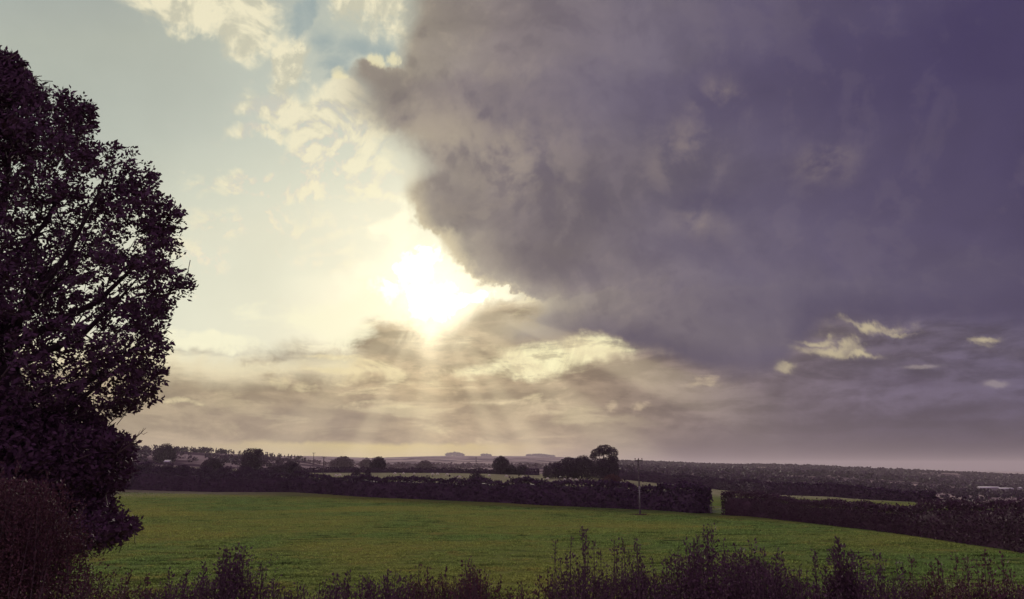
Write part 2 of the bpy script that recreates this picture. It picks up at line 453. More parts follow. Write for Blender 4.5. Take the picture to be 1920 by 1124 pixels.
def vnoise(p, scale=1.0):
    """smooth value noise in 0..1 at an (n, 3) array of points"""
    q = np.asarray(p, dtype=np.float64) * scale
    i = np.floor(q).astype(int)
    f = q - i
    f = f * f * (3 - 2 * f)
    i = i % 64
    j = (i + 1) % 64
    r = 0
    for a in (0, 1):
        xa = (j if a else i)[:, 0]
        wx = f[:, 0] if a else 1 - f[:, 0]
        for b in (0, 1):
            yb = (j if b else i)[:, 1]
            wy = f[:, 1] if b else 1 - f[:, 1]
            for c in (0, 1):
                zc = (j if c else i)[:, 2]
                wz = f[:, 2] if c else 1 - f[:, 2]
                r = r + _LAT[xa, yb, zc] * wx * wy * wz
    return r


def fbm(p, scale, octaves=4):
    r, a, t = 0, 1.0, 0.0
    for k in range(octaves):
        r = r + a * vnoise(np.asarray(p) + 17.3 * k, scale * 2 ** k)
        t += a
        a *= 0.5
    return r / t


def np_mesh(name, blocks):
    """mesh from [(verts (n,3), faces (m,k)), ...]"""
    me = bpy.data.meshes.new(name)
    vs, loops, starts, totals, off, lo = [], [], [], [], 0, 0
    for v, f in blocks:
        v = np.asarray(v, dtype=np.float32).reshape(-1, 3)
        f = np.asarray(f, dtype=np.int32)
        vs.append(v)
        loops.append((f + off).ravel())
        m, k = f.shape
        starts.append(lo + np.arange(m) * k)
        totals.append(np.full(m, k))
        off += len(v)
        lo += m * k
    V = np.concatenate(vs)
    L = np.concatenate(loops)
    S = np.concatenate(starts)
    me.vertices.add(len(V))
    me.vertices.foreach_set('co', V.ravel())
    me.loops.add(len(L))
    me.loops.foreach_set('vertex_index', L.astype(np.int32))
    me.polygons.add(len(S))
    me.polygons.foreach_set('loop_start', S.astype(np.int32))
    me.polygons.foreach_set('loop_total', np.concatenate(totals).astype(np.int32))
    me.update(calc_edges=True)
    me.validate()
    return me


def link(name, me, mat=None, parent=None, smooth=False, loc=None):
    o = bpy.data.objects.new(name, me)
    COL.objects.link(o)
    if mat is not None and not me.materials:
        me.materials.append(mat)
    if parent is not None:
        o.parent = parent
    if loc is not None:
        o.location = loc
    if smooth:
        me.polygons.foreach_set('use_smooth', np.ones(len(me.polygons), dtype=bool))
    return o


def tag(o, label=None, cat=None, group=None, kind=None):
    for k, v in (('label', label), ('category', cat), ('group', group), ('kind', kind)):
        if v:
            o[k] = v
    return o


def empty(name, loc, rz=0.0):
    o = bpy.data.objects.new(name, None)
    COL.objects.link(o)
    o.location = loc
    o.rotation_euler = (0, 0, rz)
    o.empty_display_size = 0.2
    return o


def copy_tree(o, parent=None):
    c = o.copy()
    COL.objects.link(c)
    c.parent = parent
    for ch in list(o.children):
        copy_tree(ch, c)
    return c


def unit(v):
    return v / np.maximum(np.linalg.norm(v, axis=-1, keepdims=True), 1e-9)


def leaves(P, D, L, W, rng, fold=0.0, up=0.4):
    """diamond leaves: base P, direction D, length L, width W -> (verts, quads)"""
    n = len(P)
    r = rng.normal(size=(n, 3))
    r[:, 2] *= (1 - up)
    side = unit(np.cross(D, r))
    nrm = np.cross(side, D)
    L = np.asarray(L).reshape(-1, 1) * np.ones((n, 1))
    W = np.asarray(W).reshape(-1, 1) * np.ones((n, 1))
    mid = P + D * L * 0.45
    V = np.stack([P, mid + side * W * 0.5 + nrm * W * fold, P + D * L, mid - side * W * 0.5 + nrm * W * fold], axis=1).reshape(-1, 3)
    return V, np.arange(4 * n).reshape(n, 4)


def flakes(P, size, rng, flat=0.3):
    """small leaf-clump faces of random attitude: irregular quads"""
    n = len(P)
    d = unit(rng.normal(size=(n, 3)) * np.array([1, 1, 1 - flat]))
    s = size * rng.uniform(0.6, 1.4, n)
    return leaves(P - d * (s * 0.5)[:, None], d, s, s * rng.uniform(0.55, 0.95, n), rng, 0.12)


def tube(path, radii, sides=6):
    """tapered tube along a poly-line"""
    path = np.asarray(path, dtype=float)
    n = len(path)
    radii = np.asarray(radii, dtype=float) * np.ones(n)
    t = unit(np.gradient(path, axis=0))
    ref = np.where(np.abs(t[:, 2:3]) > 0.9, np.array([[1.0, 0, 0]]), np.array([[0, 0, 1.0]]))
    a = unit(np.cross(t, ref))
    b = np.cross(t, a)
    ph = np.arange(sides) * 2 * math.pi / sides
    V = path[:, None, :] + radii[:, None, None] * (np.cos(ph)[None, :, None] * a[:, None, :] + np.sin(ph)[None, :, None] * b[:, None, :])
    V = V.reshape(-1, 3)
    f = []
    for i in range(n - 1):
        for k in range(sides):
            k2 = (k + 1) % sides
            f.append((i * sides + k, i * sides + k2, (i + 1) * sides + k2, (i + 1) * sides + k))
    return V, np.array(f)


def box(x0, x1, y0, y1, z0, z1):
    V = np.array([(x, y, z) for z in (z0, z1) for y in (y0, y1) for x in (x0, x1)], dtype=float)
    return V, np.array([(0, 2, 3, 1), (4, 5, 7, 6), (0, 1, 5, 4), (2, 6, 7, 3), (0, 4, 6, 2), (1, 3, 7, 5)])


# ------------------------------------------------------------------ materials
def material(name):
    m = bpy.data.materials.new(name)
    m.use_nodes = True
    t = m.node_tree
    b = t.nodes['Principled BSDF']
    return m, G(t), b


def leaf_material(name, c1, c2, rough=0.75, spec=0.15):
    """leaves of varied colour: every leaf or clump face picks its own mixture of c1 and c2"""
    m, q, b = material(name)
    geo = q.n('ShaderNodeNewGeometry')
    pos = q.n('ShaderNodeTexCoord').outputs['Object']
    nz = q.noise(pos, 0.35, 3.0, 0.6)
    f = q.add(q.mul(geo.outputs['Random Per Island'], 0.75), q.mul(q.sub(nz, 0.5), 0.6))
    col = q.mix(f, (*c1, 1), (*c2, 1))
    q.put(b.inputs['Base Color'], col)
    b.inputs['Roughness'].default_value = rough
    b.inputs['Specular IOR Level'].default_value = spec
    return m


def plain_material(name, c1, c2, scale, rough=0.8, bump=0.0, spec=0.3, metal=0.0):
    m, q, b = material(name)
    pos = q.n('ShaderNodeTexCoord').outputs['Object']
    nz = q.noise(pos, scale, 6.0, 0.6, 0.3)
    q.put(b.inputs['Base Color'], q.mix(q.ramp(nz, 0.3, 0.7), (*c1, 1), (*c2, 1)))
    b.inputs['Roughness'].default_value = rough
    b.inputs['Specular IOR Level'].default_value = spec
    b.inputs['Metallic'].default_value = metal
    if bump:
        bp = q.n('ShaderNodeBump')
        bp.inputs['Strength'].default_value = bump
        bp.inputs['Distance'].default_value = 0.02
        q.put(bp.inputs['Height'], nz)
        q.put(b.inputs['Normal'], bp.outputs[0])
    return m


LEAF = leaf_material('dark purple leaf', (0.105, 0.050, 0.092), (0.128, 0.062, 0.108))
RUSSET = leaf_material('russet leaf', (0.080, 0.035, 0.050), (0.160, 0.076, 0.074))
SHRUB = leaf_material('shrub leaf', (0.085, 0.042, 0.070), (0.160, 0.102, 0.115), 0.75, 0.05)
HEDGE = leaf_material('hedge leaf', (0.072, 0.035, 0.076), (0.096, 0.052, 0.086))
HEDGE_R = leaf_material('brown hedge leaf', (0.080, 0.038, 0.068), (0.108, 0.058, 0.076))
FAR_LEAF = leaf_material('far tree leaf', (0.055, 0.028, 0.058), (0.090, 0.052, 0.078))
HAZY_LEAF = leaf_material('haze-paled leaf', (0.115, 0.075, 0.095), (0.175, 0.120, 0.130))  # paler than the far leaf: distance haze is put into the colour
BARK = plain_material('bark', (0.042, 0.025, 0.038), (0.075, 0.048, 0.060), 6.0, 0.95, 0.6, 0.05)
TWIG = plain_material('twig', (0.080, 0.050, 0.060), (0.130, 0.085, 0.085), 12.0, 0.9)
TIMBER = plain_material('weathered pole timber', (0.075, 0.055, 0.065), (0.150, 0.115, 0.120), 3.0, 0.85, 0.4)
STEEL = plain_material('dull steel', (0.20, 0.18, 0.20), (0.30, 0.27, 0.29), 8.0, 0.55, 0.0, 0.5, 0.4)
PORCELAIN = plain_material('glazed insulator', (0.08, 0.05, 0.05), (0.14, 0.09, 0.08), 20.0, 0.25)
FLEECE = plain_material('pale fleece', (0.66, 0.61, 0.50), (0.82, 0.77, 0.64), 9.0, 0.95, 0.5)
PALE_ROOF = plain_material('pale sheet roof', (0.42, 0.38, 0.42), (0.60, 0.55, 0.58), 0.6, 0.9, 0.0, 0.1)
PALE_WALL = plain_material('pale wall', (0.20, 0.17, 0.19), (0.32, 0.28, 0.30), 0.8, 0.9)
EARTH = plain_material('bare earth', (0.045, 0.028, 0.022), (0.080, 0.050, 0.038), 2.0, 1.0, 0.8, 0.0)

def sward(q, P):
    """colour of the meadow's grass: broad olive and green drifts, browner wisps, painted dark streaks for the shade between rank tussocks"""
    big = q.noise(P, 0.030, 4.0, 0.6, 0.4)
    mid = q.noise(P, 0.30, 5.0, 0.65)
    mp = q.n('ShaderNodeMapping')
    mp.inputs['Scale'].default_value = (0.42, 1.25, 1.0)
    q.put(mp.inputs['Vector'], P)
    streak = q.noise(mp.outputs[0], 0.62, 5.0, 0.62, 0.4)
    fine_ = q.noise(P, 2.4, 4.0, 0.7)
    c = q.mix(q.step(big, 0.36, 0.64), (0.114, 0.176, 0.054, 1), (0.184, 0.192, 0.054, 1))
    c = q.mix(q.mul(q.step(mid, 0.52, 0.70), 0.55), c, (0.215, 0.165, 0.052, 1))
    c = q.mix(q.mul(q.step(streak, 0.52, 0.63), q.step(big, 0.62, 0.42), 0.88), c, (0.026, 0.036, 0.012, 1))  # shade between tussock rows, put into the grass colour
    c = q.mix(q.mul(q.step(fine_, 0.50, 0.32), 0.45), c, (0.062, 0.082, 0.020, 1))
    c = q.mix(q.mul(q.step(fine_, 0.56, 0.72), 0.40), c, (0.270, 0.250, 0.090, 1))
    return c, mid, fine_


def grass_material():
    m, q, b = material('grass blade')
    geo = q.n('ShaderNodeNewGeometry')
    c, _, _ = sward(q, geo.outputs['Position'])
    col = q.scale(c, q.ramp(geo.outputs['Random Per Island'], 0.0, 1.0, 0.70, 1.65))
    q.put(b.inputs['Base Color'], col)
    b.inputs['Roughness'].default_value = 0.95
    b.inputs['Specular IOR Level'].default_value = 0.0
    tr = q.n('ShaderNodeBsdfTranslucent')       # thin blades let light through from behind
    q.put(tr.inputs['Color'], col)
    mx = q.n('ShaderNodeMixShader')
    mx.inputs[0].default_value = 0.5
    q.put(mx.inputs[1], b.outputs[0])
    q.put(mx.inputs[2], tr.outputs[0])
    q.put(m.node_tree.nodes['Material Output'].inputs['Surface'], mx.outputs[0])
    return m


# ------------------------------------------------------------------ terrain
def zpix(py, Y):
    """height of the line of sight of a pixel row at distance Y"""
    c, s = math.cos(PITCH), math.sin(PITCH)
    return EYE + Y * (F * s + (562 - py) * c) / (F * c - (562 - py) * s)


DIST = [150, 190, 250, 350, 430, 600, 900, 1100, 1600, 2500, 3500, 8000, 10500, 13000]
def H(*v):                       # a value under 200 is a height in metres, a value over 800 a picture row
    return [zpix(a, d) if a > 800 else a for a, d in zip(v, DIST)]
COLS = {
    -900: H(0, 0, 0, 2, 5, 12, 25, 40, 40, 40, 60, 90, 100, 60),
    0:    H(0, 0, 0, 3, 6, 868, 852, 842, 30, 45, 60, 80, 80, 40),
    300:  H(0, 0, 0, 3, 6, 868, 852, 843, 30, 45, 60, 80, 80, 40),
    420:  H(0, 0, 0, 3, 5.6, 876, 860, 848.5, 30, 45, 60, 80, 80, 40),
    500:  H(0, 0, .6, 3.4, 5.3, 880, 866, 854, 25, 45, 60, 858, 80, 40),
    560:  H(0, 0.2, 1.2, 3.8, 5.3, 882, 873, 860, 868, 863, 860, 857, 80, 40),
    630:  H(0, 0.3, 1.5, 4.0, 5.4, 884, 879, 876, 874, 869, 863, 857.5, 80, 40),
    700:  H(0, 0.3, 1.5, 4.0, 5.4, 884, 880, 879, 876, 872, 867, 859.5, 80, 40),
    780:  H(0, 0.3, 1.5, 4.0, 5.3, 885, 881, 880, 877, 872, 866, 857, 80, 40),
    850:  H(0, 0.3, 1.5, 4.0, 5.2, 886, 882, 880, 877, 872, 865, 855, 80, 40),
    920:  H(0, 0.3, 1.5, 3.8, 4.8, 887, 882, 880, 877, 872, 865, 856, 80, 40),
    1000: H(0, 0.3, 1.3, 3.4, 4.2, 888, 882, 879, 876, 872, 866, 856, 80, 40),
    1080: H(0, 0.2, 1.0, 3.0, 3.4, 890, 883, 879, 876, 872, 867, 859, 80, 40),
    1160: H(0, 0.1, 0.6, 2.2, 2.2, 893, 888, 882, 880, 866, 868, 864, 70, 40),
    1250: H(0, -.1, -.2, 0.2, 0, 899, 893, 886, 884, 869, 872, 870, 60, 40),
    1340: H(0, -.3, -.7, -1.5, -3, 905, 898, 891, 886, 873, 875, 875, 50, 40),
    1440: H(0, -.5, -1.1, -3, -6, 912, 903, 895, 889, 877, 880, 880, 40, 30),
    1550: H(0, -.7, -1.5, -5, -9, 918, 909, 900, 890, 880.5, 884, 884, 30, 30),
    1700: H(0, -1, -3, -8, -13, 926, 917, 909, 900, 886, 888, 888, 20, 20),
    1850: H(0, -1.2, -4, -10, -16, 933, 925, 922, 911, 893, 893, 893, 10, 10),
    1920: H(0, -1.2, -4, -10, -16, 934, 926, 922, 913, 896, 896, 896, 0, 0),
    2400: H(0, -1.2, -4, -10, -16, 940, 932, 927, 920, 905, 905, 905, 0, 0),
    3500: H(0, -1.2, -4, -10, -16, -20, -22, -24, -25, -10, 0, 0, 0, 0),
}
_CA = np.array([math.atan((p - 960) / F) for p in COLS])
_CT = np.array([v for v in COLS.values()])
_LD = np.log(np.array(DIST, dtype=float))


def ground_z(X, Y):
    X, Y = np.asarray(X, dtype=float), np.asarray(Y, dtype=float)
    sh = np.broadcast(X, Y).shape
    X, Y = np.broadcast_to(X, sh).ravel(), np.broadcast_to(Y, sh).ravel()
    R = np.hypot(X, Y)
    a = np.clip(np.arctan2(X, np.where(np.abs(Y) < 1e-6, 1e-6, Y)), _CA[0], _CA[-1])
    d = np.where(Y > 0.4 * R, Y, R)               # rows of the table are distances ahead
    ld = np.clip(np.log(np.maximum(d, 1.0)), _LD[0], _LD[-1])
    i = np.clip(np.searchsorted(_CA, a) - 1, 0, len(_CA) - 2)
    j = np.clip(np.searchsorted(_LD, ld) - 1, 0, len(_LD) - 2)
    u = (a - _CA[i]) / (_CA[i + 1] - _CA[i])
    v = (ld - _LD[j]) / (_LD[j + 1] - _LD[j])
    z = ((1 - u) * (1 - v) * _CT[i, j] + u * (1 - v) * _CT[i + 1, j] + (1 - u) * v * _CT[i, j + 1] + u * v * _CT[i + 1, j + 1])
    z = np.where(R < 150, 0.0, z)
    t = np.clip((Y - 9.5) / 24.0, 0, 1)           # the road bank the photograph was taken from
    z = z + 3.4 * (1 - t * t * (3 - 2 * t)) * (R < 400)
    p = np.stack([X, Y, 0 * X], 1)
    near = np.clip((R - 25) / 60, 0, 1)
    z = z + near * 0.35 * (fbm(p, 0.03, 3) - 0.5) * np.clip(1.4 - R / 400, 0, 1)
    far = np.clip((R - 500) / 1500, 0, 1)
    z = z + far * (fbm(p, 1 / 420.0, 4) - 0.5) * 14 * np.clip(1.6 - R / 5200, 0.15, 1)
    return z.reshape(sh) if sh else float(z[0])


def gnd(px, py, zoff=0.0):
    """where the sight line of a pixel meets the level meadow"""
    x, y, z = ray(px, py)
    t = EYE / -z
    return x * t, y * t


def ground_material():
    m, q, b = material('pasture')
    geo = q.n('ShaderNodeNewGeometry')
    P = geo.outputs['Position']
    sp = q.n('ShaderNodeSeparateXYZ')
    q.put(sp.inputs[0], P)
    d = q.m('SQRT', q.add(q.m('POWER', sp.outputs[0], 2.0), q.m('POWER', sp.outputs[1], 2.0)))
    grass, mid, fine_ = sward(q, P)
    # farther pastures and ploughland, their colour lifted to stand for haze, then wooded slopes
    vor = q.n('ShaderNodeTexVoronoi')
    q.put(vor.inputs['Vector'], P)
    vor.inputs['Scale'].default_value = 0.0048
    vs = q.n('ShaderNodeSeparateColor')
    q.put(vs.inputs[0], vor.outputs['Color'])
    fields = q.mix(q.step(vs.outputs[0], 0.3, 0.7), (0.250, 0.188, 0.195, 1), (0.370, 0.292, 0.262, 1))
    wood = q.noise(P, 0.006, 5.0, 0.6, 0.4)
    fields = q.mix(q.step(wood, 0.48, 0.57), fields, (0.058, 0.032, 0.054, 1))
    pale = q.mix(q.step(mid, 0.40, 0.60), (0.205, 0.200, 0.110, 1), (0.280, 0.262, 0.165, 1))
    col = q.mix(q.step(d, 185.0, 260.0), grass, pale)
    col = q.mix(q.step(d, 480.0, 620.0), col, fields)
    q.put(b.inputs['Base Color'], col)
    b.inputs['Roughness'].default_value = 0.95
    b.inputs['Specular IOR Level'].default_value = 0.0
    bp = q.n('ShaderNodeBump')
    bp.inputs['Strength'].default_value = 0.9
    bp.inputs['Distance'].default_value = 0.25
    q.put(bp.inputs['Height'], q.add(fine_, q.mul(mid, 1.5)))
    q.put(b.inputs['Normal'], bp.outputs[0])
    return m


def build_ground():
    A = np.radians(np.concatenate([np.arange(-180, -42, 4.0), np.arange(-42, 42.01, 0.22), np.arange(44, 180, 4.0)]))
    R = np.unique(np.concatenate([[0.6], np.geomspace(1.5, 15000, 270), [1090, 1100, 1115, 1130, 2480, 2500, 2520, 2540, 7850, 7950, 8000, 8060, 8150]]))
    aa, rr = np.meshgrid(A, R)
    X, Y = rr * np.sin(aa), rr * np.cos(aa)
    Z = ground_z(X, Y)
    V = np.stack([X, Y, Z], -1).reshape(-1, 3)
    na, nr = len(A), len(R)
    i, j = np.meshgrid(np.arange(na), np.arange(nr - 1))
    i2 = (i + 1) % na
    Fq = np.stack([j * na + i, j * na + i2, (j + 1) * na + i2, (j + 1) * na + i], -1).reshape(-1, 4)
    V = np.vstack([V, [[0, 0, ground_z(0.0, 0.01)]]])
    k = np.arange(na)
    cap = np.stack([np.full(na, len(V) - 1), (k + 1) % na, k], 1)
    Fq = Fq[:, ::-1]
    return link('ground', np_mesh('ground', [(V, Fq), (V[:0], cap[:, ::-1][:0])]), ground_material(), smooth=True)


ground = tag(build_ground(), kind='structure', label='rolling pasture running out to distant hills')

# ------------------------------------------------------------------ hedges
def along(path, n, rng):
    """n random points along a poly-line: parameter 0..1, position, unit direction"""
    path = np.asarray(path, dtype=float)
    seg = np.linalg.norm(np.diff(path, axis=0), axis=1)
    cum = np.concatenate([[0], np.cumsum(seg)])
    s = rng.random(n) * cum[-1]
    i = np.clip(np.searchsorted(cum, s) - 1, 0, len(seg) - 1)
    f = (s - cum[i]) / seg[i]
    p = path[i] + (path[i + 1] - path[i]) * f[:, None]
    return s, p, (path[i + 1] - path[i]) / seg[i][:, None], cum[-1], i + f


def hedge(path, heights, width, face, per_m2, seed, lump=0.9, ragged=0.5):
    """overgrown hedge: opaque twiggy core wrapped in thousands of small leaf faces"""
    rng = np.random.default_rng(seed)
    path = np.asarray(path, dtype=float)
    hs = np.asarray(heights, dtype=float)
    length = np.linalg.norm(np.diff(path, axis=0), axis=1).sum()
    n = int(length * (2 * hs.mean() + width) * per_m2)
    s, p, t, L, idx = along(path, n, rng)
    h = np.interp(idx, np.arange(len(hs)), hs)
    q = np.stack([s, np.zeros(n), np.full(n, seed * 3.1)], 1)
    h = h * (1 + lump * 0.55 * (fbm(q, 0.16, 3) - 0.5)) + ragged * 1.6 * (vnoise(q, 0.9) - 0.5)
    nrm = np.stack([-t[:, 1], t[:, 0]], 1)
    # cross-section: rounded box, points near the skin
    a = rng.random(n)
    per = 2 * h + width
    u = a * per
    side = np.where(u < h, -1, np.where(u < h + width, 0, 1))
    zz = np.where(side == 0, h, np.where(side < 0, u, per - u))
    ww = np.where(side == 0, u - h - width / 2, side * width / 2)
    lumpw = 1 + 0.7 * (fbm(np.stack([s, zz, side * 9.0], 1), 0.4, 3) - 0.5)
    depth = np.abs(rng.normal(0, 0.11, n)) * width
    ww = np.where(side == 0, ww * 0.92, side * (width / 2 * lumpw - depth)) * np.interp(zz / np.maximum(h, .1), [0, .75, 1], [1.0, 1.0, 0.72])
    zz = np.where(side == 0, zz - depth * 0.8 + rng.exponential(ragged * 0.22, n), zz)
    P = np.concatenate([p + nrm * ww[:, None], (ground_z(p[:, 0], p[:, 1]) + np.maximum(zz, 0.02))[:, None]], 1)
    ends = [P]
    for e, q0, q1 in ((0, path[0], path[1]), (-1, path[-1], path[-2])):       # ragged closed ends
        u = unit(q1 - q0)
        ne = int(hs[e] * width * per_m2 * 2.2)
        w = rng.uniform(-0.46, 0.46, ne) * width
        z = hs[e] * rng.random(ne) ** 0.8 * 0.97
        b = q0 + u * (rng.exponential(0.30, ne) + 0.25 * np.abs(vnoise(np.stack([w, z, 0 * z], 1), 1.1)))[:, None] + np.array([-u[1], u[0]]) * w[:, None]
        ends.append(np.concatenate([b, (ground_z(b[:, 0], b[:, 1]) + z)[:, None]], 1))
    blocks = [flakes(np.concatenate(ends), face, rng)]
    # core
    m = max(int(length / 2.0), len(path) * 3)
    s0, s1 = np.linalg.norm(path[1] - path[0]), np.linalg.norm(path[-1] - path[-2])
    k = np.linspace(min(0.55 / s0, 0.4), len(path) - 1 - min(0.55 / s1, 0.4), m)
    cx = np.stack([np.interp(k, np.arange(len(path)), path[:, c]) for c in (0, 1)], 1)
    tt = unit(np.gradient(cx, axis=0))
    nn = np.stack([-tt[:, 1], tt[:, 0]], 1)
    seg = np.concatenate([[0], np.cumsum(np.linalg.norm(np.diff(cx, axis=0), axis=1))])
    hc = np.interp(k, np.arange(len(hs)), hs)
    hc = hc * (1 + lump * 0.55 * (fbm(np.stack([seg, 0 * seg, 0 * seg + seed * 3.1], 1), 0.16, 3) - 0.5)) - 0.35 - ragged * 0.5
    zg = ground_z(cx[:, 0], cx[:, 1]) - 0.1
    prof = [(-0.36, 0), (-0.36, 0.8), (-0.15, 1.0), (0.15, 1.0), (0.36, 0.8), (0.36, 0)]
    V = np.stack([np.concatenate([cx + nn * (w * width), (zg + hc * z)[:, None]], 1) for w, z in prof], 1).reshape(-1, 3)
    ks = len(prof)
    fq = [(i * ks + c, (i + 1) * ks + c, (i + 1) * ks + c + 1, i * ks + c + 1) for i in range(m - 1) for c in range(ks - 1)]
    fq += [(0, 1, 4, 5), (1, 2, 3, 4), ((m - 1) * ks + 5, (m - 1) * ks + 4, (m - 1) * ks + 1, (m - 1) * ks), ((m - 1) * ks + 4, (m - 1) * ks + 3, (m - 1) * ks + 2, (m - 1) * ks + 1)]
    blocks.append((V, np.array(fq)))
    return np_mesh('hedge', blocks)


def back(points, off):
    """shift a ground line away from the eye by off metres"""
    return [(x + off * x / math.hypot(x, y), y + off * y / math.hypot(x, y)) for x, y in points]


far_line = [gnd(x, y) for x, y in ((1323, 963), (1250, 957), (1100, 950), (900, 942), (700, 935), (520, 927), (380, 922.5), (230, 920.5), (60, 919), (-150, 918))]
hd = link('hedge', hedge(back(far_line, 1.6), [3.7, 3.9, 4.2, 4.2, 4.3, 4.6, 5.2, 6.4, 7.0, 7.0], 3.0, 0.42, 15, 3, 1.15, 0.6), HEDGE)
tag(hd, 'long tall overgrown hedge closing the far side of the green meadow', 'hedge', 'hedges round the meadow')
right_line = [gnd(x, y) for x, y in ((1363, 965.8), (1420, 969), (1500, 978), (1600, 990), (1700, 1003), (1800, 1018), (1920, 1036), (2060, 1062))] + [(38.5, 36), (39, 22)]
hd = link('hedge', hedge(back(right_line, 1.5), [3.4, 2.9, 2.3, 2.4, 2.55, 3.2, 3.8, 4.0, 4.0, 4.0], 2.8, 0.17, 90, 7, 0.7, 0.4), HEDGE_R)
tag(hd, 'thick brownish hedge running down the right side of the meadow from the gateway', 'hedge', 'hedges round the meadow')


def pz(px, Y, dz=0.0):
    """point on the ground in a pixel column at distance Y"""
    X = (px - 960) / (F * math.cos(PITCH) + 323 * math.sin(PITCH)) * Y
    return X, Y


back_line = [pz(x, d) for x, d in ((480, 425), (560, 432), (640, 436), (720, 440), (800, 440), (880, 440), (960, 440), (1010, 430))]
hd = link('hedge', hedge(back_line, [2.8, 2.6, 2.4, 2.5, 2.4, 2.2, 2.6, 3.0], 2.4, 0.7, 7, 13, 1.1, 0.5), HEDGE)
tag(hd, 'low thin hedge along the back of the pale sheep pasture', 'hedge')
belt_line = [pz(1130, 420), pz(1240, 385), pz(1340, 350), pz(1440, 280), pz(1550, 248), pz(1640, 222), pz(1745, 202)]
hd = link('hedge', hedge(belt_line, [4.0, 4.2, 4.6, 4.0, 3.6, 3.3, 2.6], 3.2, 0.5, 10, 17, 0.9, 0.5), HEDGE)
tag(hd, 'dark hedge on the far side of the next field seen over the brownish hedge', 'hedge')


# ------------------------------------------------------------------ mid-distance trees
def crown_mesh(lobes, face, per, seed, gaps=0.0):
    """crown built from lobes (x, y, z, rx, ry, rz); leaf faces crowd towards each lobe's skin"""
    rng = np.random.default_rng(seed)
    blocks = []
    for (x, y, z, rx, ry, rz) in lobes:
        n = int(per * (rx * rz + rx * ry + ry * rz) * 4.2 / (face * face))
        d = unit(rng.normal(size=(n, 3)))
        r = rng.random(n) ** 0.28
        bump = 0.78 + 0.50 * fbm(d * 1.3 + (x + seed, y, z), 1.7, 3)
        P = d * (r * bump)[:, None] * np.array([rx, ry, rz]) + np.array([x, y, z])
        if gaps:
            keep = fbm(P + seed * 5.0, 0.9 / max(rx, 0.5), 2) > gaps
            P = P[keep]
        blocks.append(flakes(P, face, rng))
    return np_mesh('crown', blocks)


def tree(name, px, Y, width, height, label, cat='tree', seed=1, lobes=None, face=None, mat=None, group=None, stem=0.22, gaps=0.0, per=1.7):
    """deciduous tree standing at distance Y in a pixel column: trunk, limbs, crown"""
    rng = np.random.default_rng(seed)
    X, Y = pz(px, Y)
    root = empty(name, (X, Y, ground_z(X, Y) - 0.15))
    tag(root, label, cat, group)
    face = face or max(0.0013 * Y, 0.18)
    w = width / 2
    if lobes is None:
        lobes = [(0, 0, 0.62, 0.82, 0.82, 0.36), (-0.42, 0.2, 0.50, 0.52, 0.55, 0.30), (0.45, -0.2, 0.52, 0.52, 0.55, 0.30), (0.08, 0, 0.80, 0.52, 0.55, 0.20), (0, 0.1, 0.34, 0.70, 0.7, 0.24)]
    L = [(a * w, b * w, c * height, d * w, e * w, f * height) for a, b, c, d, e, f in lobes]
    top = max(l[2] for l in L)
    tr = tube([(0, 0, 0), (0.02 * w, 0, height * .2), (-0.03 * w, 0.02 * w, height * .45), (0.02 * w, 0, top)], [height * .034, height * .026, height * .019, height * .006], 7)
    link('trunk', np_mesh('trunk', [tr]), BARK, root)
    for l in L[:5]:
        z0 = height * rng.uniform(0.18, 0.35)
        lm = tube([(0, 0, z0), (l[0] * .5, l[1] * .5, (z0 + l[2]) / 2), (l[0], l[1], l[2])], [height * .014, height * .010, height * .004], 5)
        link('limb', np_mesh('limb', [lm]), BARK, root)
    link('crown', crown_mesh(L, face, per, seed, gaps), mat or FAR_LEAF, root)
    return root


BUSHY = [(0, 0, 0.45, 0.9, 0.8, 0.48), (-0.5, 0, 0.36, 0.52, 0.6, 0.36), (0.5, 0.1, 0.38, 0.52, 0.6, 0.40), (0.1, 0, 0.74, 0.5, 0.5, 0.24)]
DOME = [(0, 0, 0.55, 0.92, 0.85, 0.40), (-0.30, 0, 0.40, 0.66, 0.7, 0.36), (0.32, 0, 0.42, 0.66, 0.7, 0.38), (0.1, 0, 0.72, 0.62, 0.6, 0.26)]
g_wood = 'trees along the pasture'
tree('tree', 470, 395, 12.0, 13.0, 'tallest tree on the left skyline, its crown widening towards the top', seed=21, group=g_wood,
     lobes=[(0.05, 0, 0.78, 0.80, 0.8, 0.22), (0, 0, 0.5, 0.86, 0.8, 0.34), (-0.3, 0, 0.3, 0.66, 0.7, 0.26), (0.35, 0, 0.32, 0.6, 0.7, 0.28), (0.55, 0, 0.86, 0.34, 0.4, 0.12)])
tree('tree', 543, 392, 11.5, 6.6, 'low round-topped tree left of the paired power poles', seed=22, group=g_wood, lobes=BUSHY)
tree('tree', 518, 385, 9.0, 5.0, 'small rounded tree left of the low round-topped one, lower than it', seed=23, group=g_wood, lobes=BUSHY)
tree('tree', 396, 392, 11.0, 8.4, 'dark dome-shaped tree between the barn roof and the tallest skyline tree', seed=24, group=g_wood, lobes=DOME)
tree('tree', 306, 600, 17.0, 15.0, 'broad dark tree clump-crowned on the left ridge, just above the barn', seed=25, group=g_wood, lobes=BUSHY)
tree('tree', 708, 446, 9.6, 9.0, 'lone dome-shaped tree right of the paired power poles', seed=26, group=g_wood, lobes=DOME, per=2.0)
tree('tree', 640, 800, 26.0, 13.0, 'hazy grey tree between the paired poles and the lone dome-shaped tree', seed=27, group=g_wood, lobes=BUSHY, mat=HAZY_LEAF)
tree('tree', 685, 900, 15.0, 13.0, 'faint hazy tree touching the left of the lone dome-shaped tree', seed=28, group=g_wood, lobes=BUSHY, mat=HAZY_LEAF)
tree('tree', 795, 850, 19.0, 10.5, 'hazy grey tree alone in the middle of the view', seed=29, group=g_wood, lobes=BUSHY, mat=HAZY_LEAF)
